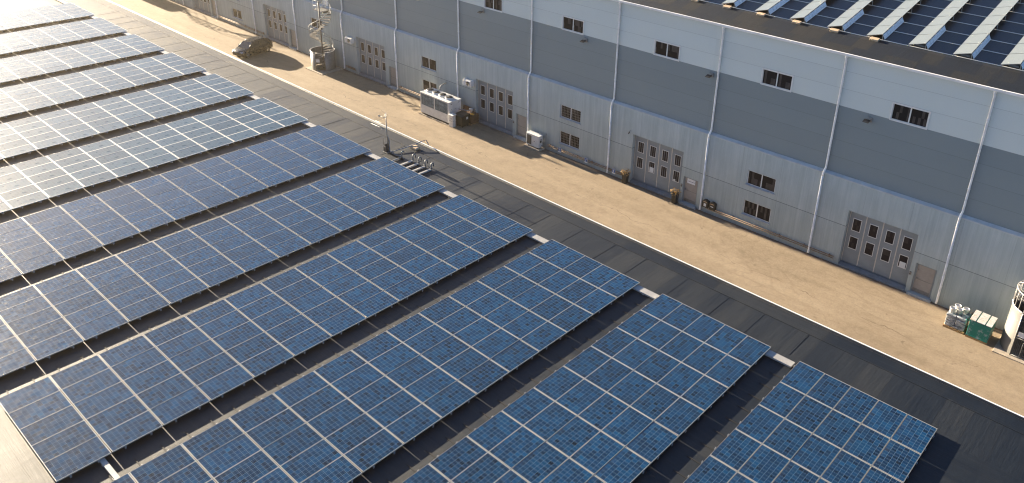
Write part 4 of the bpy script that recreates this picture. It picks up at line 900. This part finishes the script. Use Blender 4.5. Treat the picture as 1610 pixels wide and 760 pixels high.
# car --------------------------------------------------------------------------------
def car():
    g0 = rz_(-69.3)
    t_ = thing('parked_car', 'black hatchback car parked in the yard nose towards the near roof', 'car', (-69.62, 15.35, g0), 0)
    # local: +X forward; sections from rear (-2.15) to nose (2.15)
    secs = [(-2.16, 0.40, 0.80, 0.66), (-2.08, 0.30, 0.98, 0.80), (-1.75, 0.24, 1.02, 0.87), (-1.0, 0.22, 1.00, 0.90), (0.0, 0.22, 0.98, 0.905), (0.9, 0.22, 0.97, 0.90), (1.4, 0.24, 0.90, 0.88), (1.85, 0.28, 0.80, 0.80), (2.08, 0.34, 0.68, 0.68), (2.16, 0.40, 0.58, 0.55)]
    b = MB(M['car']); rings = []
    for x, z0, z1, w in secs:
        zm = z0 + (z1 - z0) * 0.55
        pr = [(-w * 0.86, z0), (-w, z0 + 0.12), (-w, zm), (-w * 0.96, z1 - 0.04), (-w * 0.82, z1), (0, z1 + 0.03), (w * 0.82, z1), (w * 0.96, z1 - 0.04), (w, zm), (w, z0 + 0.12), (w * 0.86, z0)]
        rings.append([b.bm.verts.new((x, p[0], p[1])) for p in pr])
    for i in range(len(rings) - 1):
        for j in range(10):
            f = b.bm.faces.new((rings[i][j], rings[i][j + 1], rings[i + 1][j + 1], rings[i + 1][j])); f.smooth = True
        b.bm.faces.new((rings[i][10], rings[i][0], rings[i + 1][0], rings[i + 1][10]))
    b.bm.faces.new(rings[0]); b.bm.faces.new(rings[-1][::-1])
    # roof shell
    rs = [(-1.92, 1.18, 0.60), (-1.62, 1.44, 0.62), (-1.0, 1.53, 0.64), (-0.2, 1.54, 0.64), (0.35, 1.48, 0.62), (0.5, 1.44, 0.60)]
    rr = [[b.bm.verts.new((x, y * w, z - (0.05 if abs(y) > 0.9 else 0) )) for y in (-1, -0.9, -0.5, 0, 0.5, 0.9, 1)] for x, z, w in rs]
    for i in range(len(rr) - 1):
        for j in range(6): f = b.bm.faces.new((rr[i][j], rr[i][j + 1], rr[i + 1][j + 1], rr[i + 1][j])); f.smooth = True
    # pillars
    for s_ in (-1, 1):
        b.prism([(-2.06, s_ * 0.80, 0.96), (-1.80, s_ * 0.84, 0.98), (-1.50, s_ * 0.635, 1.43), (-1.66, s_ * 0.61, 1.40)], (0, -s_ * 0.05, 0))
        b.tube([(1.18, s_ * 0.80, 0.94), (0.46, s_ * 0.605, 1.43)], 0.035, 6); b.tube([(-0.35, s_ * 0.85, 0.98), (-0.42, s_ * 0.64, 1.50)], 0.035, 6)
        b.tube([(-1.62, s_ * 0.625, 1.40), (-1.0, s_ * 0.645, 1.485), (-0.2, s_ * 0.645, 1.49), (0.46, s_ * 0.61, 1.41)], 0.03, 6)
        b.box(0.72, 0.90, s_ * 0.98 - 0.1, s_ * 0.98 + 0.1, 0.96, 1.08, 0, 0.03)
    b.build('body', t_)
    g = MB(M['car_glass'])
    g.quad((1.20, -0.78, 0.955), (1.20, 0.78, 0.955), (0.48, 0.59, 1.445), (0.48, -0.59, 1.445)); g.build('windscreen', t_)
    g = MB(M['car_glass']); g.quad((-2.06, -0.74, 0.97), (-2.06, 0.74, 0.97), (-1.70, 0.60, 1.39), (-1.70, -0.60, 1.39)); g.build('rear_window', t_)
    for s_ in (-1, 1):
        g = MB(M['car_glass']); g.poly([(1.12, s_ * 0.83, 0.96), (-0.33, s_ * 0.855, 0.975), (-0.40, s_ * 0.645, 1.49), (0.42, s_ * 0.62, 1.44)]); g.poly([(-0.38, s_ * 0.855, 0.975), (-1.85, s_ * 0.84, 0.985), (-1.55, s_ * 0.635, 1.42), (-0.45, s_ * 0.645, 1.49)]); g.build('side_window', t_)
        h = MB(M['headlight']); h.prism([(2.0, s_ * 0.72, 0.64), (2.09, s_ * 0.5, 0.63), (2.03, s_ * 0.5, 0.74), (1.82, s_ * 0.8, 0.78)], (0.03, 0, 0.005)); h.build('headlight', t_)
        h = MB(M['tail']); h.prism([(-2.13, s_ * 0.45, 0.78), (-2.10, s_ * 0.76, 0.78), (-2.06, s_ * 0.8, 0.94), (-2.10, s_ * 0.5, 0.95)], (-0.03, 0, 0)); h.build('tail_light', t_)
    for wx in (1.38, -1.30):
        for s_ in (-1, 1):
            ty = MB(M['black_rubber']); ty.lathe((0, 0, 0), [(0.2, -0.1), (0.30, -0.11), (0.325, -0.07), (0.325, 0.07), (0.30, 0.11), (0.2, 0.1)], 26)
            for v in ty.bm.verts: v.co = Vector((v.co.x, v.co.z, v.co.y))
            wo = ty.build('wheel', t_, (wx, s_ * 0.815, 0.325))
            ri = MB(M['alloy'])
            for q in range(5):
                a = q * 2 * math.pi / 5; c, d = math.cos(a), math.sin(a)
                ri.prism([(0.03 * -d, s_ * 0.085, 0.03 * c), (0.2 * c + 0.035 * -d, s_ * 0.09, 0.2 * d + 0.035 * c), (0.2 * c + 0.035 * d, s_ * 0.09, 0.2 * d - 0.035 * c), (0.03 * d, s_ * 0.085, -0.03 * c)], (0, s_ * 0.02, 0))
            ri.tube([(0.195 * math.cos(2 * math.pi * q / 20), s_ * 0.095, 0.195 * math.sin(2 * math.pi * q / 20)) for q in range(20)], 0.014, 6, 0, False, True)
            ri.build('rim', wo)
    b = MB(M['black_plastic']); b.box(2.10, 2.175, -0.45, 0.45, 0.36, 0.52).box(-1.1, 1.1, -0.90, -0.84, 0.20, 0.27).box(-1.1, 1.1, 0.84, 0.90, 0.20, 0.27); b.build('grille', t_)
    b = MB(M['black_plastic']); b.tube([(-1.35, 0.0, 1.52), (-1.45, 0.0, 1.60), (-1.55, 0, 1.60)], 0.025, 6); b.build('roof_aerial', t_)
    t_.rotation_euler = (0, 0, math.atan2(-3.12, 0.68))
    return t_
car()

# warehouse roof solar rows -------------------------------------------------------------
NP_, LP = 9, 1.45
ca = math.atan(FS)
pmesh = MB([M['pale_panel'], M['frame']])
tilt = 0.29
def pt(u, v, off): return (u * 0.965, v, u * tilt + off)   # u 0..1 low to high edge, row-local frame along the slope
for v0, v1 in ((0.02, LP * math.sqrt(1 + FS * FS) - 0.02),):
    pmesh.prism([pt(0, v0, 0.06), pt(1, v0, 0.06), pt(1, v0, 0.09), pt(0, v0, 0.09)], (0, v1 - v0, 0), 0)
    pmesh.quad(pt(0, v0 - 0.003, 0.055), pt(1, v0 - 0.003, 0.055), pt(1, v0 - 0.003, 0.094), pt(0, v0 - 0.003, 0.094), 1)
farp_me = pmesh.mesh('roof_panel')
LS = LP * math.sqrt(1 + FS * FS)
leg = MB(M['frame']); leg.box(0.975, 1.005, -0.02, 0.02, 0.02, 0.37).box(0.86, 0.974, -0.02, 0.02, 0.335, 0.355); leg_me = leg.mesh('support_leg')
rl = MB(M['frame_cream']); rl.box(-0.02, 2.50, -0.02, 0.02, 0.006, 0.035); frail_me = rl.mesh('base_rail')
df = MB(M['deflector']); df.prism([(0.985, 0.03, 0.335), (1.12, 0.03, 0.04), (1.128, 0.03, 0.044), (0.993, 0.03, 0.339)], (0, 2 * LS - 0.06, 0)); df.box(0.99, 1.03, LS - 0.03, LS + 0.03, 0.33, 0.37); defl_me = df.mesh('wind_deflector')
FL = []
names_far = ['rightmost', 'second from the right', 'third from the right', 'fourth from the right', 'fifth from the right', 'sixth from the right', 'seventh from the right', 'eighth from the right', 'ninth from the right', 'tenth from the right', 'eleventh from the right']
proto = None; used = 0
for n in range(1, -8, -1):
    xl = -2.65 + 2.53 * n
    if proto is None:
        proto = thing('tilted_panel_row', '', 'solar panels', (0, 0, 0), 0, 'tilted panel rows on the warehouse roof')
        for j in range(NP_):
            add('roof_panel', farp_me, proto, (0, j * LS, 0)); add('base_rail', frail_me, proto, (random.uniform(-0.02, 0.02), j * LS + random.uniform(-0.03, 0.03), 0)); add('support_leg', leg_me, proto, (0, j * LS + (0.03 if j == 0 else 0), 0))
        add('wind_deflector', defl_me, proto); o = proto
    else: o = copy_tree(proto)
    o.location = (xl, 22.0, fz(22.0) + SL * xl); o.rotation_euler = (ca, -SL, 0)
    o['label'] = 'tilted pale panel row on the warehouse roof, ' + names_far[used]; used += 1
    tan = n <= -2
    b = MB(M['stone_block'] if tan else M['grey_block']); b.box(-0.26, 0.26, -0.16, 0.16, 0.0, 0.12, 0, 0.012)
    yb = 21.78 if tan else 22.35; xb = xl + 0.62
    q = b.build('ballast_block', None, (xb, yb, fz(yb) + SL * xb + 0.006 + (0.0 if tan else 0.0))); q.rotation_euler = (ca, 0, random.uniform(-0.06, 0.06))
    tag(q, ('tan ballast block at the front end of the roof panel row ' if tan else 'grey ballast block under the front of the roof panel row ') + names_far[used - 1], 'block', 'ballast blocks on the warehouse roof')

# ------------------------------------------------------------------ air
hz = MB([]); hz.box(-135, 50, -58, 58, -10.4, 24.0)
hm = bpy.data.materials.new('haze_air'); hm.use_nodes = True; nt = hm.node_tree
for q in list(nt.nodes): nt.nodes.remove(q)
out = nt.nodes.new('ShaderNodeOutputMaterial'); pv = nt.nodes.new('ShaderNodeVolumePrincipled')
pv.inputs['Color'].default_value = (1.0, 0.86, 0.62, 1); pv.inputs['Density'].default_value = 0.00045; pv.inputs['Anisotropy'].default_value = 0.87
nt.links.new(pv.outputs[0], out.inputs['Volume'])
hz.mats = [hm]
tag(hz.build('haze'), 'thin sunlit haze in the air', 'haze', kind='stuff')

# ------------------------------------------------------------------ camera
cam = bpy.data.cameras.new('camera'); co = bpy.data.objects.new('camera', cam); COL.objects.link(co)
W_, H_ = 1610.0, 760.0
fpx, cxp, cyp = 1271.0893, 883.4663, 243.4476
cam.sensor_fit = 'HORIZONTAL'; cam.sensor_width = 36.0; cam.lens = fpx / W_ * 36.0
cam.shift_x = (W_ / 2 - cxp) / W_; cam.shift_y = -(H_ / 2 - cyp) / W_
r = Vector((0.75297328, 0.65679123, 0.0407004)); u = Vector((-0.30570144, 0.29435758, 0.90548343)); f = Vector((-0.58273311, 0.694247, -0.42242542))
mw = Matrix(((r.x, u.x, -f.x, 9.15910135), (r.y, u.y, -f.y, -26.26864307), (r.z, u.z, -f.z, 20.73868705), (0, 0, 0, 1)))
co.matrix_world = mw; cam.clip_start = 0.1; cam.clip_end = 6000
scene.camera = co

# ------------------------------------------------------------------ light
EL = 11.5; DY = -0.004
sdir = Vector((math.cos(rad(EL)), DY, -math.sin(rad(EL)))).normalized()      # direction the light travels
sun = bpy.data.lights.new('sun', 'SUN'); sun.energy = 5.0; sun.angle = rad(0.5); sun.color = (1.0, 0.84, 0.62)
so = bpy.data.objects.new('sun', sun); COL.objects.link(so); so.rotation_euler = sdir.to_track_quat('-Z', 'Y').to_euler(); so.location = (-60, 0, 40)
w = bpy.data.worlds.new('World'); scene.world = w; w.use_nodes = True
nt = w.node_tree; bg = nt.nodes['Background']; sky = nt.nodes.new('ShaderNodeTexSky'); sky.sky_type = 'NISHITA'; sky.sun_disc = False
sky.sun_elevation = rad(EL); sky.sun_rotation = rad(-90.0)     # sun stands towards -X
sky.air_density = 0.55; sky.dust_density = 0.7; sky.ozone_density = 2.4
bg.inputs['Strength'].default_value = 0.05; nt.links.new(sky.outputs[0], bg.inputs['Color'])

scene.render.engine = 'CYCLES'
scene.cycles.use_denoising = True; scene.cycles.filter_width = 1.15
scene.cycles.max_bounces = 6; scene.cycles.diffuse_bounces = 3; scene.cycles.glossy_bounces = 3; scene.cycles.volume_bounces = 0
scene.cycles.sample_clamp_indirect = 8
vs = scene.view_settings; vs.view_transform = 'Standard'; vs.look = 'None'; vs.exposure = 2.6; vs.gamma = 1.0; vs.use_curve_mapping = False
